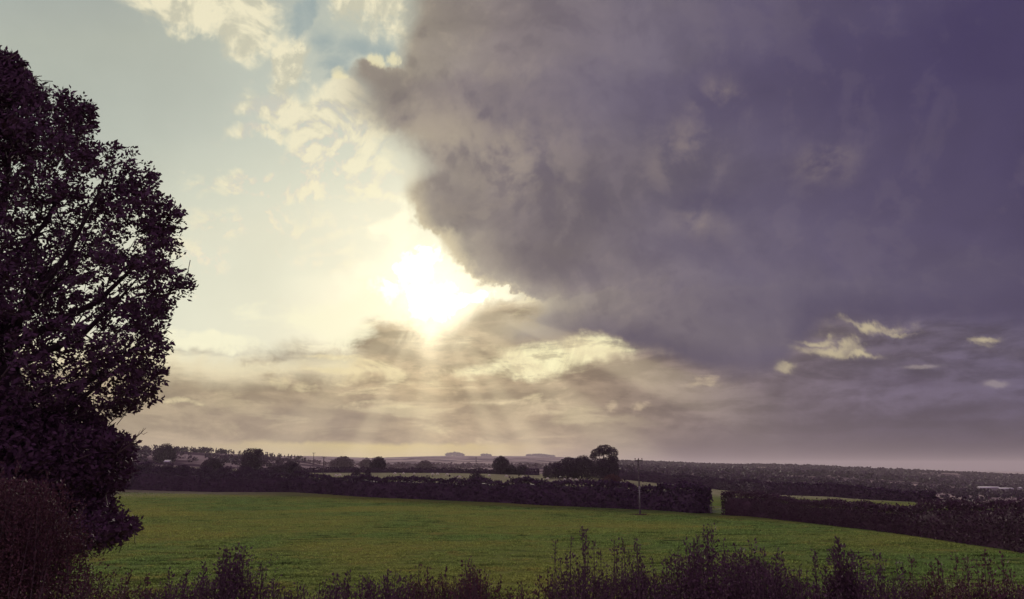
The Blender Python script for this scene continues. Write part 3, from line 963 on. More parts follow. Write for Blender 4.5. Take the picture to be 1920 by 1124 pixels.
tree('tree', 939, 432, 10.0, 9.6, 'dark round tree just right of the transformer pole', seed=30, group=g_wood, per=2.0)
tree('tree', 978, 436, 9.0, 5.4, 'low bushy tree close right of the dark round tree', seed=31, group=g_wood, lobes=BUSHY)
tree('tree', 958, 436, 6.0, 5.4, 'small tree squeezed behind the dark round tree on its right flank', seed=32, group=g_wood, lobes=BUSHY)
# the clump with the umbrella crown
tree('tree', 1132, 350, 13.5, 14.9, 'tallest tree of the right-hand clump with an umbrella-shaped crown', seed=41, group=g_wood, gaps=0.0, per=2.2,
     lobes=[(0.08, 0, 0.87, 0.56, 0.6, 0.135), (-0.34, 0, 0.79, 0.44, 0.5, 0.12), (0.55, 0, 0.78, 0.42, 0.5, 0.15), (-0.66, 0, 0.67, 0.26, 0.3, 0.08), (0.62, 0, 0.58, 0.36, 0.5, 0.12),
            (0.3, 0, 0.42, 0.7, 0.7, 0.24), (-0.2, 0, 0.38, 0.8, 0.8, 0.24), (0.6, 0, 0.28, 0.44, 0.6, 0.22), (0, 0, 0.2, 0.9, 0.8, 0.2)])
tree('tree', 1090, 354, 14.0, 10.4, 'broad lower tree leaning against the umbrella-crowned tree', seed=42, group=g_wood, lobes=BUSHY)
tree('tree', 1064, 352, 12.5, 9.6, 'flat-topped tree in the left half of the right-hand clump', seed=43, group=g_wood, lobes=BUSHY)
tree('tree', 1041, 348, 8.5, 7.2, 'small bushy tree at the left end of the right-hand clump', seed=44, group=g_wood, lobes=BUSHY)
tree('tree', 1023, 350, 2.8, 6.0, 'tiny slender tree standing off the left end of the right-hand clump', seed=45, group=g_wood, lobes=BUSHY)
tree('bush', 1146, 205, 6.5, 5.4, 'olive bush bulging above the far hedge below the umbrella-crowned tree', 'bush', seed=46, lobes=DOME, mat=RUSSET)
tree('bush', 892, 205, 4.2, 6.2, 'upright dark bush rising above the far hedge in front of the transformer pole', 'bush', seed=47, lobes=BUSHY)
tree('bush', 668, 225, 3.6, 5.9, 'little dark bush poking above the far hedge below the lone dome-shaped tree', 'bush', seed=48, lobes=BUSHY)
tree('bush', 688, 225, 3.4, 6.0, 'second little bush above the far hedge, right of the first', 'bush', seed=49, lobes=BUSHY)
# overgrown belt at the far left corner of the meadow
g_left = 'trees in the far left corner of the meadow'
LB = [(243, 262, 9.0, 9.6, 'thick tree half hidden by the tall tree at the left edge'),
      (278, 266, 9.5, 9.2, 'bushy tree below the dead bare sprig'),
      (312, 264, 9.0, 8.6, 'bushy tree directly below the barn roof'),
      (346, 268, 10.0, 8.2, 'bushy tree one place right of the one below the barn roof'),
      (384, 262, 10.0, 7.8, 'bushy tree below the dark dome-shaped tree'),
      (424, 258, 10.0, 7.6, 'bushy tree left below the tallest skyline tree'),
      (462, 256, 9.5, 7.4, 'bushy tree right below the tallest skyline tree'),
      (498, 250, 9.0, 6.6, 'rightmost bushy tree of the dark left corner, sloping down to the pasture')]
for k, (px, d, w, h, lb) in enumerate(LB):
    tree('tree', px, d, w, h, lb, seed=60 + k, group=g_left, lobes=[(0, 0, 0.5, 0.95, 0.9, 0.46), (-0.5, 0, 0.42, 0.6, 0.7, 0.4), (0.5, 0, 0.4, 0.6, 0.7, 0.4), (0.1 * (-1) ** k, 0, 0.76, 0.5, 0.5, 0.2), (0, 0, 0.2, 1.0, 0.9, 0.24)], mat=HEDGE)


# ------------------------------------------------------------------ far woods that read as one mass
def wood(name, label, spots, face, hmin, hmax, seed, spiky=False, mat=None, per=26, low=lambda t: 1.0):
    """far-off wood: many small crowns set on the ground, one object"""
    rng = np.random.default_rng(seed)
    blocks = []
    P = []
    for X, Y in spots:
        h = rng.uniform(hmin, hmax) * low(X / Y)
        w = h * (rng.uniform(0.16, 0.26) if spiky else rng.uniform(0.42, 0.75))
        n = per
        d = unit(rng.normal(size=(n, 3)))
        q = d * rng.uniform(0.5, 1, (n, 1)) * np.array([w, w, h * .55]) + np.array([0, 0, h * .45])
        if spiky:
            q[:, :2] *= np.clip(1.25 - q[:, 2:3] / h, 0.15, 1)
        P.append(q + np.array([X, Y, ground_z(X, Y)]))
    P = np.concatenate(P)
    blocks.append(flakes(P, face, rng, 0.5))
    o = link(name, np_mesh(name, blocks), mat or FAR_LEAF)
    return tag(o, label, kind='stuff')


def scatter(px0, px1, d0, d1, n, seed, fade=None):
    rng = np.random.default_rng(seed)
    out = []
    while len(out) < n:
        px, d = rng.uniform(px0, px1), rng.uniform(d0, d1)
        if fade is None or rng.random() < fade(px, d):
            out.append(pz(px, d))
    return out


wood('ridge_wood', 'conifers and bushes lining the crest of the left hill', scatter(180, 420, 1085, 1120, 130, 1), 2.4, 3.5, 8.0, 1, mat=FAR_LEAF, per=22)
wood('ridge_wood', 'row of small spiky conifers on the left hill falling to the right', scatter(400, 575, 1085, 1115, 85, 2), 1.5, 3.5, 7.0, 2, spiky=True, per=26)
wood('ridge_wood', 'wooded crest of the long ridge on the right', scatter(1150, 2150, 2450, 2540, 1500, 3), 4.0, 4.0, 8.0, 3, per=18)
wood('hillside_wood', 'dark woodland covering the slope of the right ridge', scatter(1150, 2150, 1300, 2430, 3200, 4, lambda p, d: 1.0 if vnoise(np.array([[p * 0.012, d * 0.004, 1.0]]))[0] > 0.30 else 0.10), 6.0, 6, 11, 4, per=14)
wood('valley_wood', 'dark band of woodland in the valley right of centre', scatter(1120, 2150, 780, 1020, 620, 5, lambda p, d: 1.0 if vnoise(np.array([[p * 0.01, d * 0.012, 7.0]]))[0] > 0.35 else 0.1), 2.6, 6, 10, 5, per=30, low=lambda t: float(np.interp(t, [0.25, 0.62], [1.0, 0.45])))
wood('valley_wood', 'nearer dark hedges and copses in the valley on the right', scatter(1150, 2200, 420, 640, 330, 6, lambda p, d: 1.0 if vnoise(np.array([[p * 0.008, d * 0.02, 3.0]]))[0] > 0.46 else 0.05), 1.6, 3.0, 5.5, 6, per=36, low=lambda t: float(np.interp(t, [0.25, 0.62], [1.0, 0.35])))
wood('valley_wood', 'low copses filling the valley floor at far right', scatter(1640, 2150, 330, 760, 420, 16), 1.8, 3.0, 5.5, 16, per=34, low=lambda t: float(np.interp(t, [0.40, 0.62], [0.9, 0.6])))
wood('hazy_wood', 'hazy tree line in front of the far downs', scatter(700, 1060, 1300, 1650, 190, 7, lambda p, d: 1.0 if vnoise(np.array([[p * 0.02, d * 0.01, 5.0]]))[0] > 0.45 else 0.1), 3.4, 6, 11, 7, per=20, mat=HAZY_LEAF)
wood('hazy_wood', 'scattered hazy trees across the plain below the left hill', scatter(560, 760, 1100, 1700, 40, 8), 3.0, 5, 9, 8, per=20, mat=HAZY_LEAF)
wood('hillside_wood', 'dim bushes and copses on the lower slope of the left hill', scatter(230, 560, 620, 1000, 150, 12, lambda p, d: 1.0 if vnoise(np.array([[p * 0.02, d * 0.01, 9.0]]))[0] > 0.45 else 0.08), 2.0, 4, 8, 12, per=26)
for k, (a, b, n, h0, h1, lb) in enumerate(((836, 868, 60, 12, 24, 'rounded wood on the highest point of the far downs'), (902, 920, 26, 10, 16, 'small wood on the far downs right of the rounded one'),
                                           (988, 1040, 70, 9, 17, 'long flat wood on the far downs beside the right-hand clump'))):
    rng = np.random.default_rng(80 + k)
    pts, hh = [], []
    blocks = []
    P = []
    for i in range(n):
        u = rng.random()
        X, Y = pz(a + (b - a) * u, rng.uniform(7860, 8050))
        h = (h0 + (h1 - h0) * math.sin(math.pi * min(max(u * 0.8 + 0.15, 0), 1))) * rng.uniform(0.85, 1.05) * 1.6
        d = unit(rng.normal(size=(22, 3)))
        P.append(d * rng.uniform(0.4, 1, (22, 1)) * np.array([15, 15, h * .5]) + np.array([X, Y, ground_z(X, Y) + h * .5]))
    o = link('hilltop_wood', np_mesh('hilltop_wood', [flakes(np.concatenate(P), 13.0, rng, 0.5)]), FAR_LEAF)
    tag(o, lb, kind='stuff')

# ------------------------------------------------------------------ the tall tree at the left edge
def interp(pts, v):
    pts = sorted(pts)
    return np.interp(v, [p[0] for p in pts], [p[1] for p in pts])


def tall_tree():
    rng = np.random.default_rng(101)
    Y0 = 15.0
    base = at(18, 1000, Y0)
    bx = base.x
    bz = ground_z(bx, Y0)
    root = empty('tree', (bx, Y0, bz - 0.1))
    tag(root, 'tall leafy tree with ragged wind-blown crown filling the left edge', 'tree')
    org = np.array([bx, Y0, bz - 0.1])
    # outline of the crown's right flank: picture row -> picture column, turned into metres at the trunk's distance
    flank = [(88, 22), (98, 44), (112, 50), (122, 40), (134, 66), (152, 74), (164, 66), (168, 70), (176, 108), (184, 178), (200, 182), (214, 172), (232, 184), (250, 190), (262, 176), (274, 158), (280, 196), (288, 284), (304, 292), (322, 288), (336, 262), (350, 246),
             (362, 296), (374, 344), (388, 350), (404, 342), (416, 318), (430, 322), (444, 340), (462, 330), (476, 318), (490, 344), (506, 364), (520, 362), (534, 344), (548, 314), (562, 326), (580, 318), (594, 300), (612, 304), (630, 318), (648, 312), (662, 320), (678, 306), (694, 298),
             (715, 306), (736, 290), (748, 262), (758, 214), (768, 176), (778, 176), (796, 206), (808, 236), (818, 260), (840, 262), (862, 262), (890, 254), (912, 234), (926, 206), (940, 216), (955, 200), (972, 226), (988, 244), (1004, 236), (1016, 204), (1030, 166)]
    rows = [f[0] for f in flank]

    def place(px, py, dY):
        c, s = math.cos(PITCH), math.sin(PITCH)
        x, y, z = px - 960, F * c - (562 - py) * s, F * s + (562 - py) * c
        Y = Y0
        return np.stack([x / y * Y, Y + dY, EYE + z / y * Y], -1)

    def sample(n):
        py = rng.uniform(108, 1030, n)
        edge = interp(flank, py - 6) - np.interp(py, [90, 300, 700, 790, 860, 935, 965, 1032], [10, 18, 20, 28, 52, 52, 26, 24])
        lo = -430 + 160 * np.abs((py - 560) / 470) ** 2
        px = lo + (edge - lo) * rng.random(n) ** 0.66
        f = np.clip((px - lo) / (edge - lo), 0, 1)
        half = 3.4 * np.sqrt(np.clip(1 - (2 * f - 1) ** 2, 0.03, 1)) * np.clip((py - 60) / 260, 0.35, 1)
        dY = half * rng.uniform(-1, 1, n)
        return px, py, dY, f, edge
    n = 26000
    px, py, dY, f, edge = sample(n)
    P = place(px, py, dY)
    # boughs and gaps: clumpy density in space, thin in the middle of the crown, thick low down
    dens = 0.30 * fbm(P * np.array([1, 0.75, 1.2]), 0.50, 2) + 0.70 * fbm(P * np.array([1, 0.8, 1.8]), 2.4, 2)
    cut = interp([(90, 0.44), (180, 0.455), (300, 0.456), (480, 0.474), (700, 0.466), (780, 0.42), (840, 0.28), (1040, 0.20)], py)
    cut = cut + 0.05 * (px > 60) * (py < 780) - 0.12 * (edge - px < 16) - 0.06 * (px < 0)
    keep = dens > cut
    P, px, py, edge = P[keep], px[keep], py[keep], edge[keep]
    axis = np.array([bx, Y0, 0])
    out = P - axis
    out[:, 2] = 0
    out = unit(out)
    m = len(P)
    D = unit(out * rng.uniform(0.2, 1.0, (m, 1)) + rng.normal(0, 0.45, (m, 3)) + np.array([0, 0, 0.55]))
    D[:, 0] += 0.25                                    # the wind leans every twig
    D = unit(D)
    TL = rng.uniform(0.16, 0.34, m)
    P = P - D * (TL * 0.75)[:, None]                   # twig tips stay on the outline
    k = 8
    t = np.tile(np.linspace(0.12, 1.0, k), m)
    Pi, Di, Li = np.repeat(P, k, 0), np.repeat(D, k, 0), np.repeat(TL, k)
    side = np.tile(np.array([-1, 1] * k)[:k], m)
    ref = unit(np.cross(Di, np.repeat(unit(rng.normal(size=(m, 3))), k, 0)))
    LD = unit(Di * 0.45 + ref * side[:, None] * rng.uniform(0.5, 1.0, (m * k, 1)) + rng.normal(0, 0.25, (m * k, 3)) + np.array([0.22, 0, -0.10]))
    base_pts = Pi + Di * (Li * t)[:, None]
    size = rng.uniform(0.070, 0.135, m * k)
    V, Fq = leaves(base_pts, LD, size, size * rng.uniform(0.42, 0.60, m * k), rng, 0.10, 0.2)
    link('crown', np_mesh('crown', [(V - org, Fq)]), LEAF, root)
    tw = []
    for i in range(0, m, 6):
        tw.append(tube([P[i] - D[i] * 0.25 - org, P[i] - org, P[i] + D[i] * TL[i] * 0.8 - org], [0.010, 0.007, 0.003], 3))
    tg = link('twigs', np_mesh('twigs', tw), TWIG, root)
    tg['kind'] = 'stuff'
    # trunk and limbs
    top = place(np.array([-30.0]), np.array([150.0]), np.array([0.0]))[0]
    path = [org, org + (0.05, 0, 1.6), org + (-0.10, 0.1, 4.0), (org + top) / 2 + (0.1, 0, 0.4), top]
    link('trunk', np_mesh('trunk', [tube(np.array(path) - org, [0.36, 0.30, 0.26, 0.16, 0.03], 12)]), BARK, root, smooth=True)
    ends = [(300, 330, -1.0, 640), (335, 420, 0.6, 660), (345, 515, -0.5, 700), (300, 600, 0.9, 760), (295, 700, -0.8, 800), (230, 790, 0.4, 860), (150, 270, 0.3, 520), (40, 190, -0.3, 420),
            (200, 480, -1.8, 690), (180, 650, 1.8, 790), (-200, 300, 1.0, 600), (-300, 500, -1.0, 720), (-280, 700, 0.6, 820), (220, 985, -0.9, 880), (120, 380, 1.5, 620)]
    for a, b, d, c in ends:
        s = place(np.array([0.0]), np.array([float(c)]), np.array([0.0]))[0]
        a = a * 0.86
        e = place(np.array([float(a)]), np.array([float(b)]), np.array([d]))[0]
        mid = s * 0.45 + e * 0.55 + np.array([0.1, 0, -0.35])
        mid2 = s * 0.2 + e * 0.8 + np.array([0.05, 0.1, -0.12])
        parts = [tube(np.array([s, mid, mid2, e]) - org, [0.10, 0.055, 0.028, 0.006], 7)]
        for q in range(9):
            u = rng.uniform(0.25, 0.75)
            a0 = s * (1 - u) + e * u + np.array([0.05, 0, -0.25 * (1 - u)])
            b0 = a0 + unit(rng.normal(size=3) + np.array([0.5, 0, 0.3])) * rng.uniform(0.4, 0.9)
            parts.append(tube(np.array([a0, (a0 + b0) / 2 + rng.normal(0, 0.06, 3), b0]) - org, [0.022, 0.014, 0.004], 4))
        link('limb', np_mesh('limb', parts), BARK, root)
    # bare dead sprig low on the right flank
    j = [place(np.array([float(x)]), np.array([float(y)]), np.array([-0.6]))[0] - org for x, y in ((250, 852), (270, 838), (284, 822), (292, 815), (301, 806), (297, 806), (291, 810), (296, 818), (304, 813), (262, 832), (278, 833), (268, 845))]
    sp = [tube([j[0], j[1], j[2], j[3], j[4]], [.016, .013, .010, .007, .003], 4), tube([j[3], j[5]], [.006, .003], 3), tube([j[2], (j[2] + j[6]) / 2, j[6]], [.006, .005, .003], 3),
          tube([j[3], j[7], j[8]], [.006, .005, .003], 3), tube([j[0], j[9]], [.008, .003], 3), tube([j[11], j[10]], [.006, .003], 3)]
    o = link('bare_sprig', np_mesh('bare_sprig', sp), TWIG, root)
    o['label'] = 'dead leafless sprig sticking out over the far hill'
    return root


tall_tree()


# ------------------------------------------------------------------ shrubs of the roadside hedge in front
def shrub(name, label, cat, px0, px1, Y, crest, shoots, n_fill, seed, mat, leaf=(0.022, 0.042), density=1.0, bottom=1180, group=None, erect=1.0):
    """bushy shrub between two picture columns: a crowd of leafy stems below the crest, tall shoots above it"""
    rng = np.random.default_rng(seed)
    X0 = pz((px0 + px1) / 2, Y)[0]
    bz = ground_z(X0, Y)
    org = np.array([X0, Y, bz - 0.05])
    root = empty(name, tuple(org))
    tag(root, label, cat, group)
    scale = Y / F                                        # metres per photo pixel

    def world(px, py, d):
        c, s = math.cos(PITCH), math.sin(PITCH)
        x, y, z = px - 960, F * c - (562 - py) * s, F * s + (562 - py) * c
        return np.array([x / y * Y, Y + d, EYE + z / y * Y])
    LP, LD, LS = [], [], []
    stems = []
    items = []
    for _ in range(n_fill):
        px = rng.uniform(px0, px1)
        top = interp(crest, px) + 10 + rng.exponential(16)
        if rng.random() < 0.35:
            top += rng.uniform(0, 60)
        items.append((px, top, rng.normal(0, 0.35), 0, 1.0))
    for s in shoots:
        items.append((s[0], s[1], rng.normal(0, 0.12), 1, s[2] if len(s) > 2 else 1.0))
    for px, top, d, tall, thick in items:
        e = world(px, top, d)
        lean = rng.normal(0, 0.10 if tall else 0.22)
        s = np.array([e[0] + lean * 0.8, e[1] + rng.normal(0, 0.1), max(bz, e[2] - (1.7 if tall else 1.1))])
        m = (s + e) / 2 + np.array([rng.normal(0, 0.03), 0, 0])
        path = np.array([s, m, e])
        if len(stems) < 90 or tall:
            stems.append(tube(path - org, [0.008, 0.006, 0.003], 3))
        ln = np.linalg.norm(e - s)
        cnt = int(ln / 0.020 * density * (2.4 if tall else 1.35))
        t = np.sort(rng.random(cnt)) ** 0.85
        p = np.where(t[:, None] < .5, s + (m - s) * (t * 2)[:, None], m + (e - m) * (t * 2 - 1)[:, None])
        taper = np.clip(1.25 - t, 0.3, 1)
        if tall:
            spread = 0.042 * thick * taper
        else:
            spread = 0.085 * taper
        off = rng.normal(size=(cnt, 3)) * spread[:, None]
        off[:, 2] *= 0.6
        LP.append(p + off)
        dd = unit(off + np.array([0, 0, 0.02])) * 0.9 + rng.normal(0, 0.3, (cnt, 3)) + np.array([0, 0, 0.55 * erect])
        LD.append(unit(dd))
        LS.append(rng.uniform(leaf[0], leaf[1], cnt) * (0.75 + 0.25 * taper) * (1.25 if tall else 1.0))
    LP, LD, LS = np.concatenate(LP), np.concatenate(LD), np.concatenate(LS)
    V, Fq = leaves(LP, LD, LS, LS * rng.uniform(0.4, 0.62, len(LS)), rng, 0.12, 0.1)
    link('foliage', np_mesh('foliage', [(V - org, Fq)]), mat, root)
    st = link('stems', np_mesh('stems', stems), TWIG, root)
    st['kind'] = 'stuff'
    return root


g_road = 'shrubs of the roadside hedge'
shrub('bush', 'large reddish brown bush at the lower left corner, at the foot of the tall tree', 'bush', -180, 124, 9.0,
      [(-180, 890), (0, 885), (60, 892), (100, 930), (124, 1010), (135, 1060)], [(20, 872), (58, 868), (84, 888), (105, 915), (118, 965), (-30, 865), (122, 1020)], 820, 201, RUSSET, (0.020, 0.045), 1.25, group=g_road)
shrub('shrub', 'low straggly shrub right of the large reddish brown bush', 'shrub', 120, 300, 8.6,
      [(120, 1050), (160, 1072), (215, 1092), (260, 1092), (300, 1086)], [(150, 1058), (175, 1070), (232, 1078), (282, 1074)], 190, 202, RUSSET, group=g_road)
shrub('shrub', 'low mounded shrub just left of the shrub with a bent leafy top', 'shrub', 290, 395, 8.4,
      [(290, 1088), (340, 1084), (395, 1070)], [(318, 1072), (352, 1074), (384, 1055)], 120, 203, SHRUB, group=g_road)
shrub('shrub', 'shrub with a dense bent leafy top standing above the low hedge at left', 'shrub', 386, 500, 8.3,
      [(386, 1086), (402, 1074), (420, 1046), (438, 1036), (456, 1040), (464, 1062), (472, 1084), (500, 1090)],
      [(418, 1030, 2), (430, 1024, 2.4), (444, 1026, 2.4), (456, 1028, 2.4), (464, 1034, 2), (424, 1036, 2.4), (472, 1066, 1.4), (492, 1066, 1.6), (406, 1060, 2), (430, 1046, 3), (446, 1048, 3), (438, 1040, 3)], 130, 204, SHRUB, (0.024, 0.044), 1.2, group=g_road)
shrub('shrub', 'lowest stretch of the roadside hedge, just above the bottom edge', 'shrub', 500, 620, 8.2,
      [(500, 1092), (540, 1104), (580, 1104), (620, 1092)], [(520, 1084), (562, 1094), (604, 1088)], 120, 205, SHRUB, group=g_road)
shrub('shrub', 'low bramble with flecked leaves left of the russet-topped sprig', 'shrub', 612, 770, 8.2,
      [(612, 1088), (650, 1082), (700, 1078), (740, 1082), (770, 1086)], [(626, 1076, 1.4), (660, 1072), (694, 1074, 1.4), (730, 1070), (752, 1076)], 190, 206, SHRUB, (0.022, 0.046), group=g_road)
shrub('shrub', 'thin shrub between the low bramble and the russet-topped sprig', 'shrub', 768, 862, 8.4,
      [(768, 1080), (800, 1072), (862, 1082)], [(786, 1058), (802, 1066), (834, 1070)], 110, 207, RUSSET, group=g_road)
shrub('shrub', 'sprig with russet top leaves rising from the middle of the roadside hedge', 'shrub', 858, 915, 8.2,
      [(858, 1080), (872, 1064), (895, 1066), (915, 1086)], [(872, 1052, 2.0), (882, 1052, 2.2), (890, 1066, 2.0), (894, 1072, 1.6)], 90, 208, RUSSET, (0.022, 0.040), 1.1, group=g_road)
shrub('shrub', 'sparse low growth between the russet-topped sprig and the spiky shoots', 'shrub', 910, 1045, 8.4,
      [(910, 1088), (960, 1100), (1000, 1104), (1030, 1096), (1045, 1080)], [(938, 1082), (976, 1090), (1012, 1080), (1028, 1074)], 130, 209, RUSSET, group=g_road)
shrub('shrub', 'spiky shrub with the tallest thin upright shoots, left end of the spiky row', 'shrub', 1036, 1140, 7.9,
      [(1036, 1084), (1060, 1066), (1090, 1058), (1120, 1066), (1140, 1072)], [(1041, 1012), (1062, 1040), (1073, 1005, 1.2), (1088, 986, .8), (1096, 992, 1.3), (1100, 1016, 1.5), (1116, 1018), (1130, 1034), (1080, 1042, 1.4), (1052, 1052)],
      170, 210, SHRUB, (0.016, 0.036), 1.1, group=g_road)
shrub('shrub', 'spiky shrub with a shoot hooked to the left at its top', 'shrub', 1136, 1240, 7.9,
      [(1136, 1070), (1160, 1050), (1200, 1050), (1215, 1060), (1240, 1074)], [(1151, 1012, 1.4), (1165, 1012), (1157, 1030, 1.6), (1176, 1028, 1.4), (1188, 1008), (1196, 1022, 1.4), (1202, 1046, 1.5), (1226, 1048)], 190, 211, SHRUB, (0.016, 0.036), 1.15, group=g_road)
shrub('shrub', 'leafy shrub with dense speckled foliage and a tall forked spike', 'shrub', 1230, 1380, 7.7,
      [(1230, 1076), (1260, 1064), (1285, 1040), (1320, 1024), (1355, 1026), (1380, 1036)],
      [(1246, 1044), (1268, 1050), (1285, 1018, 1.3), (1296, 1010, 1.4), (1302, 1002), (1324, 990), (1330, 984, 1.4), (1334, 1000, 1.5), (1350, 1012, 1.4), (1312, 1018, 1.4), (1368, 1018, 1.5), (1258, 1040)], 300, 212, SHRUB, (0.018, 0.040), 1.15, group=g_road)
shrub('shrub', 'dark dense shrub right of the one with the tall forked spike', 'shrub', 1376, 1480, 7.7,
      [(1376, 1040), (1405, 1036), (1445, 1036), (1480, 1062)], [(1388, 1030, 1.3), (1404, 1014, 1.6), (1410, 1028, 1.4), (1434, 1032), (1446, 1024, 1.5), (1456, 1040), (1474, 1046, 1.4)], 240, 213, SHRUB, (0.018, 0.040), 1.15, group=g_road)
shrub('shrub', 'open shrub with two slim shoots beside the thick leafy column', 'shrub', 1474, 1570, 7.8,
      [(1474, 1072), (1500, 1082), (1530, 1084), (1570, 1092)], [(1493, 1058), (1525, 1032), (1537, 1026), (1542, 1046, 1.2), (1506, 1066), (1556, 1070)], 150, 214, SHRUB, (0.018, 0.036), group=g_road)
shrub('shrub', 'thick leafy column rising straight up from the hedge at right', 'shrub', 1566, 1606, 7.6,
      [(1566, 1100), (1580, 1060), (1594, 1062), (1606, 1098)], [(1574, 1030, 2.6), (1580, 1026, 2.6), (1584, 1034, 3), (1590, 1044, 3), (1580, 1044, 3), (1586, 1060, 3), (1580, 1014, .8), (1578, 1058, 3), (1592, 1062, 3)], 80, 215, SHRUB, (0.020, 0.042), 2.6, group=g_road)
shrub('shrub', 'ragged low shrub right of the thick leafy column', 'shrub', 1602, 1720, 7.9,
      [(1602, 1092), (1640, 1080), (1680, 1074), (1720, 1086)], [(1618, 1060), (1643, 1034), (1648, 1056, 1.3), (1640, 1070), (1672, 1050, 1.5), (1680, 1048, 1.6), (1708, 1058)], 190, 216, SHRUB, (0.018, 0.038), group=g_road)
shrub('shrub', 'row of short upright shoots second from the right end', 'shrub', 1714, 1830, 7.9,
      [(1714, 1086), (1760, 1074), (1800, 1076), (1830, 1072)], [(1724, 1048, 1.5), (1730, 1050, 1.4), (1752, 1054, 1.6), (1760, 1048, 1.4), (1792, 1040, 1.4), (1796, 1042, 1.3), (1816, 1048, 1.5), (1822, 1050, 1.3)], 210, 217, RUSSET, (0.018, 0.038), group=g_road)
shrub('shrub', 'shrub with one stout upright shoot near the right corner', 'shrub', 1826, 1990, 7.9,
      [(1826, 1074), (1850, 1066), (1870, 1078), (1920, 1088), (1990, 1080)], [(1852, 1040, 1.6), (1858, 1036, 2.0), (1860, 1044, 2.2), (1862, 1056, 2.2), (1894, 1080), (1904, 1074, 1.4), (1945, 1060)], 230, 218, RUSSET, (0.018, 0.038), 1.05, group=g_road)


# ------------------------------------------------------------------ grass
def grass():
    rng = np.random.default_rng(301)
    n = 330000
    az_ = np.radians(rng.uniform(-38, 38, n))
    Y = 34 + 218 * rng.random(n) ** 1.9
    X = np.tan(az_) * Y
    ok = (X < np.interp(Y, [30, 59, 75, 95, 114], [39, 37.5, 37, 34, 27.5])) & (Y < 250)
    Y_edge = np.interp(X, [-125, -31, 13, 28], [250, 176, 135, 112])
    ok &= Y < Y_edge
    p = np.stack([X, Y, 0 * X], 1)
    d = 0.55 * fbm(p, 1.1, 2) + 0.45 * fbm(p * np.array([0.5, 1.6, 1]), 0.25, 3)
    ok &= d > 0.36
    p, d = p[ok], d[ok]
    p[:, 2] = ground_z(p[:, 0], p[:, 1])
    m = len(p)
    k = 3
    P = np.repeat(p, k, 0) + np.concatenate([rng.normal(0, 0.05, (m * k, 2)), np.zeros((m * k, 1))], 1)
    D = unit(rng.normal(0, 0.55, (m * k, 3)) * np.array([1, 1, 0]) + np.array([0.25, 0, 0.8]))
    L = np.repeat(np.clip((d - 0.36) * 0.45, 0.02, 0.14), k) * rng.uniform(0.5, 1.2, m * k) + 0.04
    V, Fq = leaves(P, D, L, 0.035 + 0.0004 * np.repeat(p[:, 1], k), rng, 0.0, 0.9)
    o = link('grass', np_mesh('grass', [(V, Fq)]), grass_material())
    tag(o, 'tussocky green grass of the meadow', kind='stuff')


grass()

# ------------------------------------------------------------------ power poles
def pole(px, Y, height, label, arm=1.1, arms=1, radius=0.13, transformer=False, guard=False, yaw=0.0, insul=3):
    X, Y = pz(px, Y)
    z = ground_z(X, Y)
    root = empty('power_pole', (X, Y, z), yaw)
    tag(root, label, 'power pole', 'power poles across the fields')
    n = 8
    zs = np.linspace(-0.4, height, n)
    link('post', np_mesh('post', [tube([(0, 0, v) for v in zs], np.linspace(radius, radius * .72, n), 10)]), TIMBER, root, smooth=True)
    cap = link('post_cap', np_mesh('post_cap', [tube([(0, 0, height), (0, 0, height + .05)], [radius * .78, radius * .2], 10)]), STEEL, root)
    for k in range(arms):
        zc = height - 0.18 - 0.55 * k
        a = arm * (1 - 0.15 * k)
        ar = link('crossarm', np_mesh('crossarm', [box(-a, a, -radius - .10, -radius + .01, zc - .06, zc + .06)]), TIMBER, root)
        link('brace', np_mesh('brace', [tube([(-a * .6, -radius, zc - .05), (0, -radius, zc - .55)], .022, 4), tube([(a * .6, -radius, zc - .05), (0, -radius, zc - .55)], .022, 4)]), STEEL, root)
        for x in np.linspace(-a * .92, a * .92, insul):
            if insul == 3 and abs(x) < .01 and k == 0:
                x = 0.0
            prof = [(0.0, .02), (.04, .02), (.06, .07), (.10, .05), (.12, .09), (.17, .06), (.20, .085), (.25, .04), (.27, .01)]
            yb = -radius - .05
            link('insulator', np_mesh('insulator', [tube([(x, yb, zc + .06 + p[0]) for p in prof], [p[1] for p in prof], 8)]), PORCELAIN, root)
    if transformer:
        link('transformer', np_mesh('transformer', [tube([(0, -.42, height - 2.3), (0, -.42, height - 2.25), (0, -.42, height - 1.35), (0, -.42, height - 1.25)], [.20, .30, .30, .16], 12)]), STEEL, root, smooth=False)
        link('bracket', np_mesh('bracket', [box(-.06, .06, -.36, -.05, height - 1.95, height - 1.85), box(-.06, .06, -.36, -.05, height - 1.65, height - 1.55)]), STEEL, root)
    if guard:
        g0 = link('cable_guard', np_mesh('cable_guard', [box(-.05, .05, -radius - .06, -radius + .01, 0.9, 4.0)]), STEEL, root)
        s = link('sign_plate', np_mesh('sign_plate', [box(-.14, .14, -radius - .08, -radius - .062, 3.55, 4.0)]), PALE_WALL, root)
        link('step_iron', np_mesh('step_iron', [tube([(-.32, -radius, v), (.32, -radius, v)], .02, 5) for v in (3.1, 3.4)]), STEEL, root)
    return root


